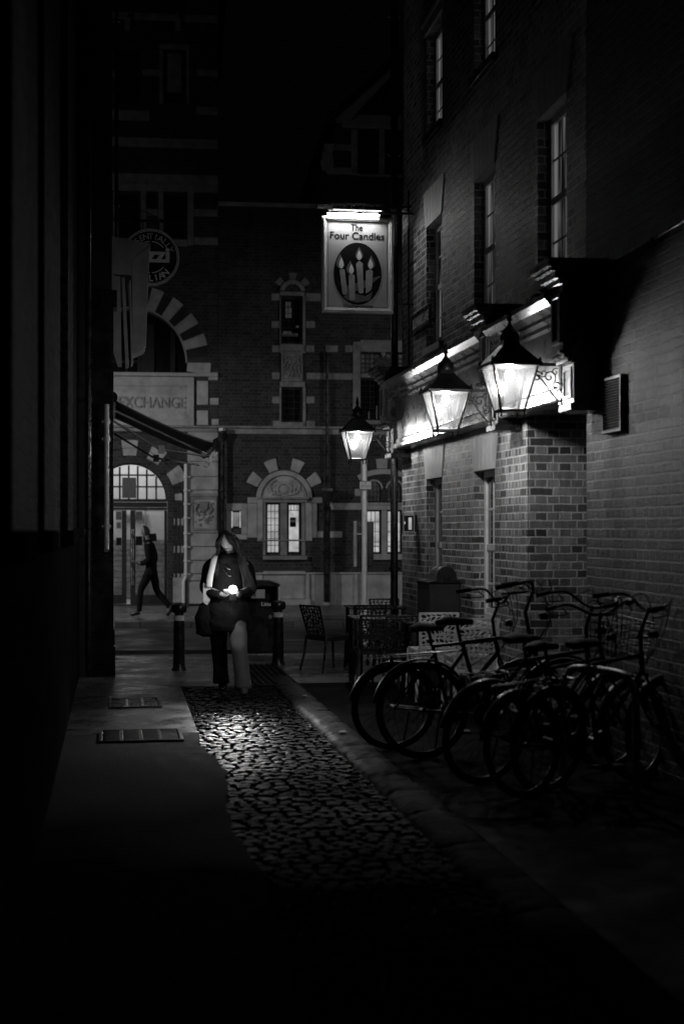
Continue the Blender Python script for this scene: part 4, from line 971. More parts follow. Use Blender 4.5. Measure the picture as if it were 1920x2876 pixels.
# ================================================================== STREET FURNITURE
P=at(1023,1700,20.4)
sp_=thing('sign_pole','pale metal pole with a small notice plate standing behind the farthest lantern','pole',(P.x,P.y,0),0)
mb=MB(); mb.lathe([(.06,0),(.06,.5),(.039,.55),(.038,2.95)],14); mb.lathe([(.045,2.95),(.045,2.98),(.01,3.0)],14); mb.build('pole',M['pole'],sp_,smooth='auto')
def pz(py): return CAMH-(py-1490)/F0*20.4
KP=20.4/F0
mb=MB(); mb.box(-15*KP,20*KP,-.055,-.045,pz(1376),pz(1351)); pl_=mb.build('notice_plate',M['signpale'],sp_,bevel=.002)
mb=MB(); mb.slab([rect(-15.3*KP,20.3*KP,pz(1376.3),pz(1350.7)),rect(-13.5*KP,18.5*KP,pz(1374.5),pz(1352.5))],-.059,-.054,'y'); mb.build('border',M['ink'],pl_)
mb=MB()
mb.slab([arc(2.5*KP,pz(1357),2.2*KP,0,360,10)[:-1]],-.0575,-.056,'y')
for py,w in ((1363,12),(1367,14)): mb.box((2.5-w)*KP,(2.5+w)*KP,-.0575,-.056,pz(py+1.2),pz(py))
mb.build('print',M['ink2'],pl_)
mb=MB(); mb.box(-20*KP,-1*KP,.04,.09,pz(1595),pz(1464)); mb.box(8*KP,26*KP,.04,.09,pz(1593),pz(1466)); mb.build('backboard',M['dark'],sp_,bevel=.004)
mb=MB(); mb.lathe([(.030,pz(1592)),(.030,pz(1466)),(.034,pz(1464)),(.02,pz(1462))],10,(-26*KP,.05,0)); mb.tube((-26*KP,.05,pz(1500)),(0,.03,pz(1500)),.012); mb.build('side_tube',M['galv'],sp_,smooth='auto')
# bollards
bo=thing('bollard','x','bollard')
mb=MB(); mb.lathe([(.085,0),(.07,.04),(.066,.10),(.060,.62)],18); mb.build('post',M['dark'],bo,smooth='auto')
mb=MB(); mb.lathe([(.0605,.50),(.0605,.635)],18); mb.build('reflective_band',M['white'],bo,smooth='auto')
mb=MB(); mb.lathe([(.052,.636),(.050,.66),(.082,.672),(.088,.70),(.086,.745),(.075,.765),(.03,.775)],18); mb.build('cap',M['dark'],bo,smooth='auto')
bo2=copy_tree(bo)
for o,px,Y,lab in ((bo,503,17.3,'black bollard with pale band left of the walking woman'),(bo2,781,18.0,'black bollard with pale band between the litter bin and the lone chair')):
    P=at(px,1490,Y); o.location=(P.x,P.y,0); o['label']=lab; o['group']='bollards at the lane mouth'; o.scale=(1.08,1.08,1.05)
# litter bin
P=at(733,1490,20.0)
lbn=thing('litter_bin','black square litter bin with white lettering behind the walking woman','litter bin',(P.x,P.y,0),rad(4))
mb=MB(); mb.box(-.27,.24,-.25,.25,.0,.70); mb.box(-.27,-.24,-.25,.25,.7,.92); mb.box(.21,.24,-.25,.25,.7,.92); mb.box(-.24,.21,.2,.25,.7,.92); mb.build('body',M['dark'],lbn,bevel=.008)
mb=MB(); mb.slab([[(-.29,.921),(.26,.921),(.26,.95),(.12,1.0),(-.15,1.0),(-.29,.95)]],-.27,.27,'y'); mb.build('lid',M['dark'],lbn,bevel=.008)
mb=MB(); mb.box(-.14,.05,-.2505,-.18,.76,.88); mb.build('notice_panel',M['signpale'],lbn)
mb=MB(); text(mb,'Litter',.09,.655,.07,-.2525,width=.18,bold=.02); mb.build('lettering',M['white'],lbn)
mb=MB(); mb.slab([rect(.235,.262,.35,.93)],-.262,-.235,'y'); mb.build('corner_trim',M['galv'],lbn,bevel=.003)
mb=MB(); mb.lathe([(.0,0),(.028,0),(.028,.01),(.0,.011)],14); 
for v in mb.v: v.x,v.y,v.z=v.x+.12,-.252-v.z,v.y+.50
mb.build('lock',M['steel'],lbn)

# ---- web-patterned chairs and tables
def web(w0,w1,h,nx,nz,seed):
    r3=random.Random(seed); g=[[None]*(nx+1) for _ in range(nz+1)]
    for j in range(nz+1):
        for i in range(nx+1):
            u=i/nx; v=j/nz; jx=0 if i in(0,nx) else (r3.uniform(-.34,.34)+(.25 if j%2 else -.25))/nx; jz=0 if j in(0,nz) else r3.uniform(-.36,.36)/nz
            v2=v+jz+.06*math.sin(math.pi*u)*(1 if 0<j<nz else 0); hw=w0+(w1-w0)*v; g[j][i]=((u+jx-.5)*2*hw,v2*h)
    loops=[]
    for j in range(nz):
        off=0
        for i in range(nx):
            p=[g[j][i],g[j][i+1],g[j+1][i+1],g[j+1][i]]
            cx=sum(a for a,b in p)/4; cz=sum(b for a,b in p)/4
            p=[(cx+(a-cx)*.80,cz+(b-cz)*.80) for a,b in p]
            out=[]
            for k in range(4):
                a=p[k]; b=p[(k+1)%4]; out+= [(a[0]*.78+b[0]*.22,a[1]*.78+b[1]*.22),(a[0]*.22+b[0]*.78,a[1]*.22+b[1]*.78)]
            loops.append(out)
    return loops
def chair(mat,seed):
    """back plane at y=0, seat runs towards +y"""
    r=thing('web_chair','x','chair')
    lp_=web(.155,.185,.355,7,8,seed)
    o=[(-.175,-.012),(.175,-.012),(.205,.36),(.195,.372),(-.195,.372),(-.205,.36)]
    mb=MB(); mb.slab([o]+lp_,-.009,.009,'y')
    for v in mb.v:
        z=v.z; v.y+= -.10*(z/.36)+.02*math.cos(v.x*6)*0 ; v.z=z+.43
    mb.build('backrest',M[mat],r)
    lp2=web(.175,.185,.36,6,5,seed+1)
    o=[(-.2,-.02),(.2,-.02),(.21,.38),(-.21,.38)]
    mb=MB(); mb.slab([o]+lp2,.405,.428,'z'); mb.v=[Vector((v.x,v.y+.03,v.z)) for v in mb.v]; mb.slab([[(-.21,.0),(.21,.0),(.21,.42),(-.21,.42)],[(-.19,.02),(.19,.02),(.19,.40),(-.19,.40)]],.375,.42,'z'); mb.build('seat',M[mat],r)
    for sx in (-1,1):
        mb=MB(); mb.path([(sx*.195,.0,.43),(sx*.205,-.03,.2),(sx*.225,-.075,.0)],[(.020,.016),(.018,.014),(.013,.011)],6); mb.build('leg',M[mat],r,smooth='auto')
        mb=MB(); mb.path([(sx*.200,.40,.41),(sx*.21,.415,.2),(sx*.22,.43,.0)],[(.020,.016),(.018,.014),(.013,.011)],6); mb.build('leg',M[mat],r,smooth='auto')
    return r
cd_=chair('plastic',11); cw=chair('plasticw',23)
def cset(o,px,Y,rz,label,z=0,grp='web backed chairs outside the pub'):
    P=at(px,1490,Y); o.location=(P.x,P.y,z+.005); o.rotation_euler=(0,0,rz); o['label']=label; o['group']=grp
cset(cd_,888,17.1,rad(-52),'lone black web backed chair standing apart left of the tables')
k=copy_tree(cd_); cset(k,1060,15.15,rad(6),'dark web backed chair left of the pair pushed up to the near table')
k=copy_tree(cd_); cset(k,1128,15.0,rad(12),'dark web backed chair right of the pair pushed up to the near table')
k=copy_tree(cd_); cset(k,1035,17.2,rad(10),'small dark web backed chair with its back to us at the far table')
k=copy_tree(cd_); cset(k,1082,18.6,rad(190),'farthest web backed chair beyond the far table near the kerb')
cset(cw,1226,14.1,rad(9),'left one of the two stacks of pale web backed chairs, its lower chair',0,'pale stacked chairs')
k=copy_tree(cw); cset(k,1226,14.13,rad(9),'left one of the two stacks of pale web backed chairs, its upper chair',.085,'pale stacked chairs')
k=copy_tree(cw); cset(k,1335,13.2,rad(9),'right one of the two stacks of pale web backed chairs, its lower chair',0,'pale stacked chairs')
k=copy_tree(cw); cset(k,1335,13.23,rad(9),'right one of the two stacks of pale web backed chairs, its upper chair',.085,'pale stacked chairs')
for o in [x for x in bpy.data.objects if x.get('group')=='pale stacked chairs' and x.location.z>.05]: o.parent=None
def table(px,Y,w,label,rz=AL):
    P=at(px,1490,Y); r=thing('cafe_table',label,'table',(P.x,P.y,0.005),rz,'square tables outside the pub')
    mb=MB(); mb.box(-w,w,-w,w,.715,.74); mb.build('table_top',M['dark'],r,bevel=.006)
    mb=MB()
    for i in range(14): mb.box(-w+.04+i*(2*w-.08)/14,-w+.04+i*(2*w-.08)/14+.02,-w+.03,w-.03,.7402,.7415)
    mb.build('slat_pattern',M['darkm'],r)
    for sx in(-1,1):
        for sy in(-1,1):
            mb=MB(); mb.box(sx*(w-.04)-.022,sx*(w-.04)+.022,sy*(w-.04)-.022,sy*(w-.04)+.022,0,.715); mb.build('leg',M['dark'],r,bevel=.004)
    return r
table(1078,15.75,.36,'near dark square cafe table with the pair of chairs pushed up to it')
table(1052,17.95,.34,'far dark square cafe table close to the kerb')
table(1215,14.95,.30,'dark square cafe table between the pale chairs and the waste cabinet')

# ================================================================== BICYCLES
def bicycle():
    r=thing('bicycle','x','bicycle'); R=.335
    def wheel(cx,nm='wheel'):
        tp=[(cx+(R-.018)*math.cos(2*math.pi*i/40),0,R+(R-.018)*math.sin(2*math.pi*i/40)) for i in range(40)]
        mb=MB(); mb.path(tp,.019,8,closed=True,up=(0,1,0)); w=mb.build(nm,M['rubber'],r,smooth=True)
        tp=[(cx+(R-.042)*math.cos(2*math.pi*i/40),0,R+(R-.042)*math.sin(2*math.pi*i/40)) for i in range(40)]
        mb=MB(); mb.path(tp,.011,6,closed=True,up=(0,1,0)); mb.build('rim',M['bikem'],w,smooth=True)
        mb=MB()
        for i in range(28):
            a=2*math.pi*i/28; b=a+(.9 if i%2 else -.9); y=.025 if i%4<2 else -.025
            mb.tube((cx+.02*math.cos(b),y,R+.02*math.sin(b)),(cx+(R-.045)*math.cos(a),0,R+(R-.045)*math.sin(a)),.0013,4)
        mb.build('spokes',M['bikem'],w)
        mb=MB(); mb.path([(cx,-.045,R),(cx,.045,R)],.018,10); mb.build('hub',M['bikem'],w,smooth='auto'); return w
    wheel(0); wheel(1.06)
    BB=(.44,0,.29); ST=(.30,0,.80); HT=(.80,0,.86); HB=(.83,0,.74)
    mb=MB()
    for a,b,q_ in ((BB,ST,.016),(ST,(.79,0,.84),.014),(BB,HB,.018),(HT,HB,.019)): mb.tube(a,b,q_,10)
    for y in(-.045,.045): mb.tube((BB[0],y*.6,BB[2]),(0,y,R),.009); mb.tube((.32,y*.3,.74),(0,y,R),.008)
    mb.tube((.29,0,.80),(.265,0,.93),.013)
    mb.build('frame',M['bikepaint'],r,smooth='auto')
    mb=MB()
    for y in(-.05,.05): mb.path(catmull([(.845,y*.3,.70),(.86,y,.64),(.95,y,.45),(1.06,y,R)],5),.010,8)
    mb.tube((.83,-.05,.715),(.83,.05,.715),.014); mb.build('fork',M['bikepaint'],r,smooth='auto')
    mb=MB(); mb.path(catmull([(.12,0,.935),(.2,0,.95),(.28,0,.945),(.38,0,.94)],5),interp([(.02,.055),(.035,.085),(.028,.05),(.02,.02)],16),12); mb.build('saddle',M['rubber'],r,smooth=True)
    mb=MB(); mb.tube((.80,0,.86),(.775,0,1.01),.014); mb.tube((.775,0,1.0),(.83,0,1.14),.013)
    hb=catmull([(.60,-.28,1.19),(.70,-.275,1.20),(.80,-.20,1.21),(.83,-.06,1.14),(.83,.06,1.14),(.80,.20,1.21),(.70,.275,1.20),(.60,.28,1.19)],6); mb.path(hb,.011,8)
    h_=mb.build('handlebar',M['bikem'],r,smooth='auto')
    for y in(-.28,.28):
        mb=MB(); mb.path([(.59,y,1.188),(.71,y*.99,1.202)],.017,10); mb.build('grip',M['rubber'],h_,smooth='auto')
        mb=MB(); mb.path(catmull([(.76,y*.85,1.19),(.80,y*.80,1.15),(.72,y*.92,1.14),(.63,y*1.0,1.14)],5),.006,6); mb.build('brake_lever',M['bikem'],h_,smooth='auto')
    mb=MB()
    for y,b in((-.18,.12),(.18,-.1)): mb.path(catmull([(.80,y,1.17),(.92,y*.6,1.22),(.96,y*.2,.98),(.86,0,.78)],8),.0035,6)
    mb.path(catmull([(.8,-.15,1.16),(.95,-.02,1.02),(.90,.02,.80),(.6,.01,.62),(.45,.03,.34)],8),.003,5); mb.build('brake_cable',M['rubber'],r,smooth=True)
    for cx,a0,a1 in((0,10,170),(1.06,40,180)):
        mb=MB(); n=20; vs=[];fs=[]
        for i in range(n+1):
            a=rad(a0+(a1-a0)*i/n); 
            for y,dr_ in((-.028,-.008),(-.015,.006),(.015,.006),(.028,-.008)): vs.append((cx+(R+.018+dr_)*math.cos(a),y,R+(R+.018+dr_)*math.sin(a)))
        for i in range(n):
            for q_ in range(3): b=i*4+q_; fs.append((b,b+1,b+5,b+4))
        mb.add(vs,fs)
        mg=mb.build('mudguard',M['bikepaint'],r,smooth=True); so=mg.modifiers.new('t','SOLIDIFY'); so.thickness=.003
    mb=MB(); mb.lathe([(.0,-.004),(.09,-.004),(.09,.004),(.0,.004)],24); mb.v=[Vector((v.x+.44,-.055+v.z,.29+v.y)) for v in mb.v]
    cr=mb.build('chainring',M['bikem'],r)
    mb=MB(); mb.tube((.44,-.07,.29),(.53,-.07,.15),.010); mb.tube((.44,.07,.29),(.35,.07,.43),.010); mb.tube((.44,-.07,.29),(.44,.07,.29),.02); mb.box(.48,.58,-.15,-.08,.14,.16); mb.box(.30,.40,.08,.15,.42,.44); mb.build('crank',M['bikem'],r,bevel=.003)
    mb=MB()
    for y in(-.05,.05): mb.tube((-.18,y,.72),(.27,y,.74),.005); mb.tube((-.1,y,.72),(-.005,y,.35),.004)
    for x in(-.18,-.08,.02,.12): mb.tube((x,-.05,.72+.045*(x+.18)),(x,.05,.72+.045*(x+.18)),.005)
    mb.build('luggage_rack',M['bikem'],r)
    mb=MB(); mb.lathe([(.001,0),(.028,.004),(.032,.02),(.02,.04)],12); mb.v=[Vector((-.205-v.z*.5,v.x,.69+v.y)) for v in mb.v]; mb.build('rear_reflector',M['bikem'],r,smooth='auto')
    mb=MB(); mb.path([(.88,0,.97),(.93,0,.975)],[.022,.03],12); mb.build('front_lamp',M['bikem'],r,smooth='auto')
    mb=MB(); mb.path(catmull([(.1,.06,.02),(.12,.06,.15),(.14,.05,.29)],4),.007,6); mb.build('kickstand',M['bikem'],r)
    return r
bk=bicycle()
bl=['farthest bicycle of the parked row with its rear wheel nearest the chairs','second bicycle from the chairs, its handlebars before the brick door cheek','middle bicycle of the parked row turned toward the pub doorway','fourth bicycle from the chairs, dim and out of focus','nearest bicycle of the row, almost lost in the dark']
bs=[bk]+[copy_tree(bk) for _ in range(4)]
for o,(x,y,rz,ln,sc_),lab in zip(bs,[(.39,10.95,13,5,1.0),(.60,10.50,14,-4,1.07),(.93,9.45,31,6,1.03),(1.16,8.95,38,-6,1.0),(1.30,9.15,38,7,1.02)],bl):
    o.location=(x,y,.012); o.rotation_euler=(rad(ln),0,rad(rz)); o.scale=(sc_,)*3; o['label']=lab; o['group']='bicycles parked against the pub wall'
for o,a in zip(bs,(6,-16,12,22,-10)):          # each bicycle's bars are turned a little differently
    for ch in [k for k in bpy.data.objects if k.parent==o and k.name.split('.')[0]=='handlebar']:
        ch.rotation_euler=(0,0,rad(a)); ch.location=(.80-.80*math.cos(rad(a)),-.80*math.sin(rad(a)),0)
# basket on the middle bicycle
mb=MB()
for i in range(9):
    u=-.16+.04*i
    for z in (.80,): pass
    mb.tube((.95,u,.80),(.93,u*1.15,1.04),.003,5); mb.tube((1.19,u,.80),(1.22,u*1.15,1.04),.003,5); mb.tube((.95,u,.80),(1.19,u,.80),.003,5)
for j in range(6):
    z=.80+.048*j; k_=1+.15*j/5; mb.path([(.95-.02*j/5,-.16*k_,z),(1.19+.03*j/5,-.16*k_,z),(1.19+.03*j/5,.16*k_,z),(.95-.02*j/5,.16*k_,z)],.004,5,closed=True)
mb.build('basket',M['bikem'],bs[2])
# tall post of the cycle stand behind them
for i,(x,y) in enumerate(((1.62,9.0),)):
    r=thing('cycle_stand','dim pale metal cycle stand among the nearest bicycles','bike stand',(x,y,.012),rad(30))
    mb=MB(); mb.path(catmull([(0,-.35,0),(0,-.35,.62),(0,-.30,.75),(0,-.2,.8),(0,.2,.8),(0,.30,.75),(0,.35,.62),(0,.35,0)],6),.025,12); mb.build('hoop',M['galv'],r,smooth=True)

# ================================================================== PEOPLE
def skin(name,J,E,mat,parent,sub=2):
    names=list(J); me=bpy.data.meshes.new(name); me.from_pydata([J[k][0] for k in names],[(names.index(a),names.index(b)) for a,b in E],[])
    me.materials.append(mat); o=bpy.data.objects.new(name,me); col.objects.link(o); o.parent=parent
    m=o.modifiers.new('skin','SKIN'); m.use_smooth_shade=True
    for i,k in enumerate(names):
        r_=J[k][1]; sv=me.skin_vertices[0].data[i]; sv.radius=r_ if isinstance(r_,tuple) else (r_,r_); sv.use_root=(i==0) or len(J[k])>2
    s=o.modifiers.new('sub','SUBSURF'); s.levels=sub; s.render_levels=sub
    # freeze to a plain mesh
    dg=bpy.context.evaluated_depsgraph_get(); me2=bpy.data.meshes.new_from_object(o.evaluated_get(dg)); me2.name=name
    o.modifiers.clear(); o.data=me2; me2.polygons.foreach_set('use_smooth',[True]*len(me2.polygons)); return o
def hand(J,E,tag_,w,d,side,curl):
    """five bent fingers rooted in the palm; w wrist, d direction"""
    w=Vector(w); d=Vector(d).normalized(); up=Vector(curl).normalized(); lat=d.cross(up).normalized()*side
    J[tag_+'p']=(tuple(w+d*.05),(.032,.018)); E.append((tag_+'w',tag_+'p'))
    for i,(o_,l) in enumerate(((-.030,.065),(-.010,.078),(.010,.074),(.028,.058))):
        a=w+d*.055+lat*o_; b=a+d*l*.5+up*.008; c=b+d*l*.32+up*.028; e=c+up*.020+d*.004
        for n_,p,q_ in(('a',a,.011),('b',b,.010),('c',c,.009),('d',e,.008)): J[f'{tag_}f{i}{n_}']=(tuple(p),q_,1) if n_=='a' else (tuple(p),q_)
        E.extend([(f'{tag_}f{i}a',f'{tag_}f{i}b'),(f'{tag_}f{i}b',f'{tag_}f{i}c'),(f'{tag_}f{i}c',f'{tag_}f{i}d')])
    a=w+d*.015-lat*.028; b=a+d*.025-lat*.028+up*.015; c=b+d*.026+up*.018-lat*.004
    J[tag_+'t0']=(tuple(a),.013,1); J[tag_+'t1']=(tuple(b),.011); J[tag_+'t2']=(tuple(c),.009); E.extend([(tag_+'t0',tag_+'t1'),(tag_+'t1',tag_+'t2')])
def head_parts(par,c,r,tilt,yaw,eyes=True):
    """face details on a head centred at c that looks along -y before tilt and yaw"""
    Mx=Matrix.Translation(c)@Matrix.Rotation(yaw,4,'Z')@Matrix.Rotation(tilt,4,'X')
    n=28; m=22; vs=[];fs=[]
    for j in range(m+1):
        th=math.pi*j/m
        for i in range(n):
            ph=2*math.pi*i/n; x=math.sin(th)*math.cos(ph); y=math.sin(th)*math.sin(ph); z=math.cos(th)
            X=x*.074; Y=y*.092; Z=z*.115
            front=max(0,-y)
            if z<-.05: X*=1-.42*min(1,(-z-.05))**1.2; Y*=1-.18*min(1,-z)*(1 if y>0 else .35)
            if y>0: Y*=1.04
            # brow, sockets, nose, lips, chin
            g=lambda a,b,s,t: math.exp(-((x-a)/s)**2-((z-b)/t)**2)*front
            Y-= .022*g(0,-.10,.14,.16)+.012*g(0,-.22,.16,.08) ; Y-= .006*g(0,.22,.55,.10)
            for sx in(-1,1): Y+= .012*g(sx*.42,.04,.20,.12)
            Y-= .008*g(0,-.46,.28,.05)+.006*g(0,-.56,.24,.05); Y+=.004*g(0,-.51,.3,.025)
            Y-= .012*g(0,-.82,.35,.16)
            vs.append(Mx@Vector((X,Y,Z)))
    for j in range(m):
        for i in range(n): fs.append((j*n+i,j*n+(i+1)%n,(j+1)*n+(i+1)%n,(j+1)*n+i))
    return vs,fs,Mx
def merge_head(body,vs,fs):
    me=body.data; V=[tuple(v.co) for v in me.vertices]; Fc=[tuple(p.vertices) for p in me.polygons]; n=len(V)
    V+= [tuple(v) for v in vs]; Fc+=[tuple(i+n for i in f) for f in fs]
    m2=bpy.data.meshes.new('body'); m2.from_pydata(V,[],Fc); m2.materials.append(me.materials[0]); m2.polygons.foreach_set('use_smooth',[True]*len(m2.polygons)); body.data=m2
PY=14.76; KK=PY/F0
Pw=at(640,1490,PY)
wo=thing('person','long haired woman in a dark coat walking toward us, looking down at a phone','person',(Pw.x,Pw.y,0),0)
J={};E=[]
J['pel']=((0,0,.93),(.15,.11)); J['wst']=((.0,0,1.10),(.125,.09)); J['chs']=((.0,-.01,1.28),(.15,.10)); J['nkb']=((.01,-.02,1.42),(.07,.06)); J['nk']=((.012,-.055,1.49),.05); J['hd']=((.018,-.085,1.56),.055)
E+=[('pel','wst'),('wst','chs'),('chs','nkb'),('nkb','nk'),('nk','hd')]
for s,sh,el,wr,hp,kn,an,to in((-1,(-.185,0,1.37),(-.245,.03,1.10),(-.03,-.20,1.04),(-.09,0,.90),(-.10,.06,.50),(-.065,.22,.11),(-.06,.12,.045)),(1,(.195,0,1.36),(.255,.0,1.10),(.10,-.24,1.05),(.09,0,.90),(.12,-.12,.50),(.175,-.10,.09),(.185,-.26,.045))):
    k='l' if s<0 else 'r'
    J[k+'s']=(sh,.058); J[k+'e']=(el,.042); J[k+'w']=(wr,.026); J[k+'h']=(hp,.088); J[k+'k']=(kn,.058); J[k+'a']=(an,.042); J[k+'t']=(to,(.04,.03))
    E+=[('chs',k+'s'),(k+'s',k+'e'),(k+'e',k+'w'),('pel',k+'h'),(k+'h',k+'k'),(k+'k',k+'a'),(k+'a',k+'t')]
hand(J,E,'l',(-.03,-.20,1.04),(.8,-.5,.12),1,(.2,-.2,1)); hand(J,E,'r',(.10,-.24,1.05),(-.7,-.5,.0),-1,(-.2,.0,1))
body=skin('body',J,E,M['skin'],wo,2)
vs,fs,MH=head_parts(wo,Vector((.010,-.11,1.595)),.1,rad(28),rad(-14)); merge_head(body,vs,fs)
# features
mb=MB(); mb.M=MH
for sx in(-1,1): mb.ball((sx*.030,-.074,.006),.011,10,6,(1.3,.6,.55))
mb.build('eyes',M['hair'],body,smooth=True)
mb=MB(); mb.M=MH
for sx in(-1,1): mb.path([(sx*.014,-.086,.026),(sx*.032,-.085,.029),(sx*.050,-.073,.026)],.0028,6)
mb.build('eyebrows',M['hair'],body); 
mb=MB(); mb.M=MH; mb.path(catmull([(-.024,-.080,-.052),(-.008,-.092,-.049),(.008,-.092,-.049),(.024,-.080,-.052)],4),.005,6); mb.build('lips',M['ink2'],body,smooth=True)
mb=MB(); mb.M=MH
for sx in(-1,1): mb.ball((sx*.072,.005,.0),.022,8,6,(.4,.7,1.2))
mb.build('ears',M['skin'],body,smooth=True)
# hair: cap and long strands that blow to the right
mb=MB(); n=20; vs=[];fs=[]
for j in range(12):
    th=math.pi*.62*j/11
    for i in range(n):
        wd=.5+.02+.5*max(0,1-j/4.5); ph=math.pi/2+math.pi*wd*(2*i/(n-1)-1)
        lift=1.10; vs.append(MH@Vector((math.sin(th)*math.cos(ph)*.076*lift,math.sin(th)*math.sin(ph)*.092*lift-.012*(1-j/11)*0-.03*math.cos(th),math.cos(th)*.115*1.10+.004)))
for j in range(11):
    for i in range(n-1): fs.append((j*n+i,j*n+i+1,(j+1)*n+i+1,(j+1)*n+i))
mb.add(vs,fs)
r4=random.Random(5)
for k in range(640):
    a=r4.uniform(-.10,1.10)*math.pi; th=r4.uniform(.05,.60)*math.pi
    if k%4==0: a=(r4.uniform(-.42,-.05) if k%8 else r4.uniform(1.05,1.42))*math.pi; th=r4.uniform(.05,.24)*math.pi
    p0=MH@Vector((math.sin(th)*math.cos(a)*.080,math.sin(th)*math.sin(a)*.095-.02*math.cos(th),math.cos(th)*.120))
    side=math.cos(a)+r4.uniform(-.2,.2); u=r4.random(); v=r4.random(); w_=r4.random()
    if side>-.1: P_=[p0,p0+Vector((.035+.03*u,.01,-.07)),Vector((.085+.055*u,-.07+.13*v,1.50-.04*w_)),Vector((.12+.075*u,-.10+.13*v,1.36)),Vector((.155+.10*u,-.10+.13*v,1.22)),Vector((.17+.12*u,-.11+.13*v,1.14-.14*w_))]
    else: P_=[p0,p0+Vector((-.03-.015*u,.01,-.07)),Vector((-.075-.03*u,-.08+.12*v,1.50)),Vector((-.085-.035*u,-.11+.10*v,1.38)),Vector((-.09-.03*u,-.13+.1*v,1.30-.10*w_))]
    P_=catmull([Vector(q_)+Vector((r4.uniform(-.010,.010),r4.uniform(-.008,.008),0)) for q_ in P_],3); mb.path(P_,interp([.0035,.0045,.004,.003,.001],len(P_)),4)
mb.build('hair',M['hair'],wo,smooth=True)
# clothes
def loft(mb,C,n=22,wr=.006,seed=1):
    """rings (x,y,z,rx,ry)"""
    r5=random.Random(seed); ph=[r5.uniform(0,6) for _ in range(4)]; m=len(C); K_=6; rings=[]
    cols_=[interp([c[i] for c in C],(m-1)*K_+1) for i in range(5)]
    for j in range((m-1)*K_+1):
        x,y,z,rx,ry=[cc[j] for cc in cols_]; w=[]
        for i in range(n):
            t=2*math.pi*i/n; q_=1+wr*10*(math.sin(3*t+ph[0]+j*.10)*.35+math.sin(7*t+ph[1]-j*.15)*.3)+wr*4*math.sin(j*.9+2*t+ph[2])
            w.append((x+rx*q_*math.cos(t),y+ry*q_*math.sin(t),z))
        rings.append(w)
    vs=[p for w in rings for p in w]; fs=[]
    for j in range(len(rings)-1):
        for i in range(n): fs.append((j*n+i,j*n+(i+1)%n,(j+1)*n+(i+1)%n,(j+1)*n+i))
    fs.append(tuple(range(n-1,-1,-1))); fs.append(tuple((len(rings)-1)*n+i for i in range(n)))
    return mb.add(vs,fs)
mb=MB(); loft(mb,[(.01,.03,.66,.235,.19),(.0,.02,.76,.232,.185),(.0,.01,.90,.215,.165),(.0,.0,1.08,.155,.125),(.0,-.01,1.25,.160,.125),(.005,-.01,1.36,.18,.115),(.01,-.015,1.42,.115,.09),(.012,-.03,1.47,.07,.07)],26,.006,4)
ct_=mb.build('coat',M['coat'],wo,smooth=True)
for k,(pts,rs) in enumerate((([(-.145,0,1.375),(-.20,.01,1.32),(-.225,.02,1.20),(-.24,.02,1.10),(-.16,-.10,1.05),(-.06,-.185,1.042)],[.05,.062,.056,.054,.047,.040]),([(.155,0,1.365),(.21,.01,1.31),(.235,.01,1.20),(.25,.0,1.10),(.19,-.14,1.055),(.125,-.225,1.052)],[.05,.062,.056,.054,.047,.040]))):
    mb=MB(); P_=catmull(pts,5); mb.path(P_,interp(rs,len(P_)),14); mb.build('sleeve',M['coat'],ct_,smooth=True)
mb=MB(); loft(mb,[(-.085,.17,.10,.085,.11),(-.09,.14,.30,.078,.095),(-.10,.07,.52,.085,.09),(-.10,.02,.70,.095,.10),(-.09,0,.80,.10,.10)],18,.006,8); mb.build('trouser_leg',M['coat'],wo,smooth=True)  # same trousers as the other leg; dark coat colour stands in for shade
mb=MB(); loft(mb,[(.165,-.11,.07,.088,.12),(.15,-.12,.28,.080,.10),(.125,-.13,.50,.085,.092),(.11,-.06,.68,.095,.10),(.10,-.02,.80,.10,.10)],18,.006,9); mb.build('trouser_leg',M['jeans'],wo,smooth=True)
for (x,y0,y1,zz) in ((-.065,.24,.06,.05),(.18,-.06,-.30,.045)):
    mb=MB(); P_=catmull([(x,y0,zz+.03),(x,(y0+y1)/2,zz+.025),(x+.005,y1+.04,zz),(x+.005,y1,zz-.012)],5); mb.path(P_,interp([(.05,.042),(.05,.046),(.03,.044),(.016,.03)],len(P_)),12); mb.build('boot',M['shoe'],wo,smooth=True)
mb=MB(); P_=catmull([(-.085,.03,1.45),(-.125,-.09,1.43),(-.15,-.135,1.32),(-.175,-.15,1.20),(-.18,-.155,1.12)],6); mb.path(P_,interp([(.03,.014),(.035,.014),(.033,.013),(.036,.013),(.034,.012)],len(P_)),10,up=(1,0,0)); mb.build('scarf',M['scarf'],wo,smooth=True)
mb=MB(); loft(mb,[(-.015,-.10,1.36,.085,.07),(.0,-.105,1.41,.095,.08),(.01,-.085,1.455,.085,.075)],16,.01,3); mb.build('snood',M['coat'],wo,smooth=True)
mb=MB(); mb.path(catmull([(-.03,-.158,1.30),(.0,-.168,1.26),(.02,-.168,1.235),(.045,-.16,1.23)],5),.004,6); mb.path(catmull([(-.02,-.155,1.34),(.01,-.165,1.31),(.04,-.158,1.30)],5),.003,6); mb.build('necklace',M['steel'],wo)
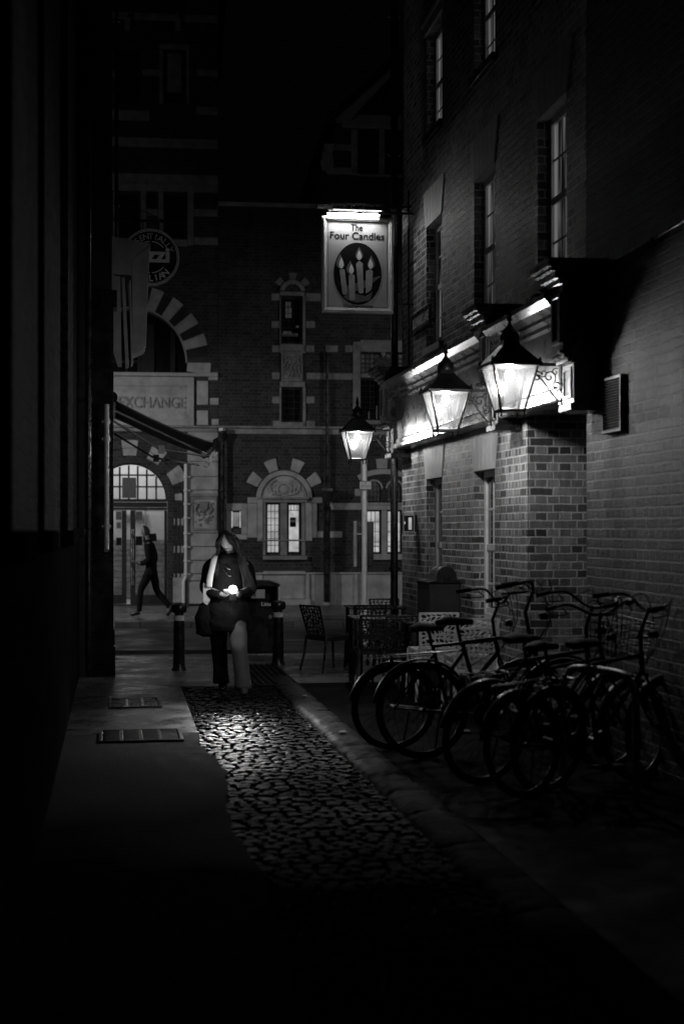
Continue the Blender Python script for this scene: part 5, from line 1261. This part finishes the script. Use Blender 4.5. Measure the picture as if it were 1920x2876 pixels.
# bag on the hip, papers under the arm
mb=MB(); loft(mb,[(0,0,-.20,.06,.05),(0,0,-.17,.12,.075),(-.01,0,0,.13,.085),(0,0,.12,.10,.06),(0,0,.17,.05,.03)],18,.008,6)
mb.path(catmull([(.06,0,.14),(.10,.02,.40),(.14,.04,.60),(.1,.08,.66)],6),.010,8)
o=mb.build('shoulder_bag',M['coat'],None,smooth=True); put(o,(Pw.x-.20,Pw.y-.02,.80),0); tag(o,'dark slouchy shoulder bag hanging at the hip of the walking woman','bag')
mb=MB(); mb.slab([[(-.03,.14),(.085,.05),(.01,-.09),(-.035,-.06)]],-.006,.006,'y'); mb.slab([[(-.028,.13),(.075,.055),(.03,-.05),(-.03,-.055)]],-.014,-.007,'y')
o=mb.build('paper_folder',M['scarf']); put(o,(Pw.x-.215,Pw.y-.09,1.02),rad(-10)); tag(o,'pale papers tucked under the arm of the walking woman','papers')
# phone
ph=thing('phone','glowing mobile phone with its torch on held in the woman\'s hands','phone',(Pw.x+.075,Pw.y-.30,1.055),rad(8))
ph.rotation_euler=(rad(-12),0,rad(8))
mb=MB(); mb.box(-.036,.036,-.004,.004,-.07,.07); mb.build('body',M['dark'],ph,bevel=.003)
mb=MB(); mb.lathe([(.0,0),(.042,0),(.037,.010),(.0,.018)],14); mb.v=[Vector((v.x-.0,-.0045-v.z,v.y+.045)) for v in mb.v]; mb.build('torch',glow('torch_light',40,0),ph)
mb=MB(); mb.box(-.031,.031,.0042,.0052,-.06,.06); mb.build('screen',glow('phone_screen',20,0),ph)
l=bpy.data.lights.new('torch','SPOT'); l.energy=130; l.spot_size=rad(90); l.spot_blend=1.0; l.shadow_soft_size=.05; o=bpy.data.objects.new('torch',l); col.objects.link(o); o.location=(Pw.x+.075,Pw.y-.345,1.10); o.rotation_euler=(rad(-46),0,0)
l=bpy.data.lights.new('torch_spill','POINT'); l.energy=5; l.shadow_soft_size=.02; o=bpy.data.objects.new('torch_spill',l); col.objects.link(o); o.location=(Pw.x-.02,Pw.y-.46,1.20)
# second figure, side on, striding  left on the far pavement
P2=at(425,1490,27.6)
w2=thing('person','dark clothed person striding left past the glazed entrance across the street','person',(P2.x,P2.y,.035),0)
J={};E=[]
J['pel']=((0,0,.93),(.11,.14)); J['wst']=((-.0,0,1.1),(.09,.12)); J['chs']=((-.04,0,1.30),(.10,.14)); J['nkb']=((-.07,0,1.45),.06); J['nk']=((-.09,0,1.51),.05); J['hd']=((-.11,0,1.60),.055)
E+=[('pel','wst'),('wst','chs'),('chs','nkb'),('nkb','nk'),('nk','hd')]
for k,sh,el,wr,hp,kn,an,to in(('l',(-.04,-.18,1.40),(-.02,-.2,1.12),(-.24,-.16,1.02),(0,-.08,.90),(-.22,-.08,.52),(-.26,-.08,.10),(-.42,-.08,.05)),('r',(-.04,.18,1.40),(.06,.2,1.12),(.0,.2,.86),(0,.08,.90),(.12,.08,.50),(.42,.08,.16),(.36,.08,.04))):
    J[k+'s']=(sh,.058); J[k+'e']=(el,.042); J[k+'w']=(wr,.026); J[k+'h']=(hp,.088); J[k+'k']=(kn,.058); J[k+'a']=(an,.042); J[k+'t']=(to,(.04,.03))
    E+=[('chs',k+'s'),(k+'s',k+'e'),(k+'e',k+'w'),('pel',k+'h'),(k+'h',k+'k'),(k+'k',k+'a'),(k+'a',k+'t')]
hand(J,E,'l',(-.24,-.16,1.02),(-1,0,.1),1,(0,0,1)); hand(J,E,'r',(.0,.2,.86),(-.3,0,-1),-1,(-1,0,0))
w2.scale=(.84,1,1)
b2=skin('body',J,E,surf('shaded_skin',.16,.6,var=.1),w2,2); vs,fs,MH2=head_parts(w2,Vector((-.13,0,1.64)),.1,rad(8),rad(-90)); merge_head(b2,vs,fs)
mb=MB(); mb.M=MH2; vs=[];fs=[]
for j in range(10):
    th=math.pi*.66*j/9
    for i in range(18): ph_=math.pi/2+math.pi*(.54+.46*max(0,1-j/3.5))*(2*i/17-1); vs.append((math.sin(th)*math.cos(ph_)*.084,math.sin(th)*math.sin(ph_)*.103-.02*math.cos(th),math.cos(th)*.124))
for j in range(9):
    for i in range(17): fs.append((j*18+i,j*18+i+1,(j+1)*18+i+1,(j+1)*18+i))
mb.add(vs,fs); mb.build('hair',M['hair'],w2,smooth=True)
mb=MB(); loft(mb,[(0.02,0,.80,.13,.18),(0,0,.93,.13,.18),(0,0,1.1,.115,.16),(-.03,0,1.28,.125,.19),(-.05,0,1.40,.11,.18),(-.08,0,1.49,.065,.07)],20,.005,2); c2_=mb.build('jacket',M['coat'],w2,smooth=True)
for pts in ([(-.04,-.17,1.40),(-.03,-.2,1.25),(-.02,-.21,1.12),(-.12,-.19,1.05),(-.21,-.165,1.03)],[(-.04,.17,1.40),(.03,.2,1.25),(.06,.21,1.12),(.03,.21,1.0),(.005,.2,.90)]):
    mb=MB(); P_=catmull(pts,5); mb.path(P_,interp([.08,.072,.065,.055,.045],len(P_)),12); mb.build('sleeve',M['coat'],c2_,smooth=True)
for pts in ([(0,-.08,.92),(-.11,-.08,.72),(-.22,-.08,.52),(-.25,-.08,.30),(-.265,-.08,.11)],[(0,.08,.92),(.07,.08,.70),(.12,.08,.50),(.27,.08,.33),(.41,.08,.19)]):
    mb=MB(); P_=catmull(pts,5); mb.path(P_,interp([.105,.095,.075,.065,.06],len(P_)),14); mb.build('trouser_leg',M['coat'],w2,smooth=True)
for pts in ([(-.25,-.08,.09),(-.33,-.08,.07),(-.42,-.08,.045),(-.46,-.08,.03)],[(.45,.08,.16),(.42,.08,.10),(.37,.08,.04),(.34,.08,.02)]):
    mb=MB(); P_=catmull(pts,4); mb.path(P_,interp([.05,.048,.04,.022],len(P_)),10); mb.build('shoe',M['shoe'],w2,smooth=True)

# ================================================================== CAMERA, SKY AND LIGHTS
cam=bpy.data.cameras.new('camera'); co=bpy.data.objects.new('camera',cam); col.objects.link(co); sc.camera=co
co.location=(0,0,CAMH); co.rotation_euler=(rad(90),0,0); cam.sensor_fit='VERTICAL'; cam.sensor_height=36; cam.lens=50; cam.shift_y=52/2876; cam.clip_end=400; cam.clip_start=.1
cam.dof.use_dof=True; cam.dof.focus_distance=16.5; cam.dof.aperture_fstop=1.5; cam.dof.aperture_blades=9
w=bpy.data.worlds.new('World'); sc.world=w; w.use_nodes=True; bg=w.node_tree.nodes['Background']; bg.inputs[0].default_value=grey(1); bg.inputs[1].default_value=.0006
def lamp(name,loc,e,size=.15,target=None,cone=None):
    l=bpy.data.lights.new(name,'SPOT' if cone else 'POINT'); l.energy=e; l.shadow_soft_size=size; o=bpy.data.objects.new(name,l); o.location=loc; col.objects.link(o)
    if cone: l.spot_size=rad(cone); l.spot_blend=.6; o.rotation_euler=(Vector(target)-Vector(loc)).to_track_quat('-Z','Y').to_euler()
    return o
# street lamps that stand along the street on either side of the view
lamp('street_lamp_light',(-10,23.5,5.2),1250,.2,(-3.5,31.5,.6),60)
lamp('street_lamp_light',(9,25.0,5.2),620,.2,(.8,32,1.6),72)
lamp('street_lamp_light',(-8,22.5,5.6),50,.2)
# added unseen spot without a fitting, brightens the upper windows
p=lane(3.45,.3,5.2); q2=lane(3.7,15.5,6.6); lamp('added_window_spot',tuple(p),14,.08,tuple(q2),26)
# lobby of the entrance
p=(Matrix.Translation(ORI)@Matrix.Rotation(FA,4,'Z'))@Vector((cd[0],1.6,3.6)); lamp('lobby_light',p,60,.3)
sc.view_settings.view_transform='Standard'; sc.view_settings.look='None'; sc.view_settings.exposure=0; sc.view_settings.gamma=1
sc.cycles.use_denoising=True; sc.cycles.max_bounces=6; sc.cycles.transparent_max_bounces=12; sc.cycles.sample_clamp_indirect=3
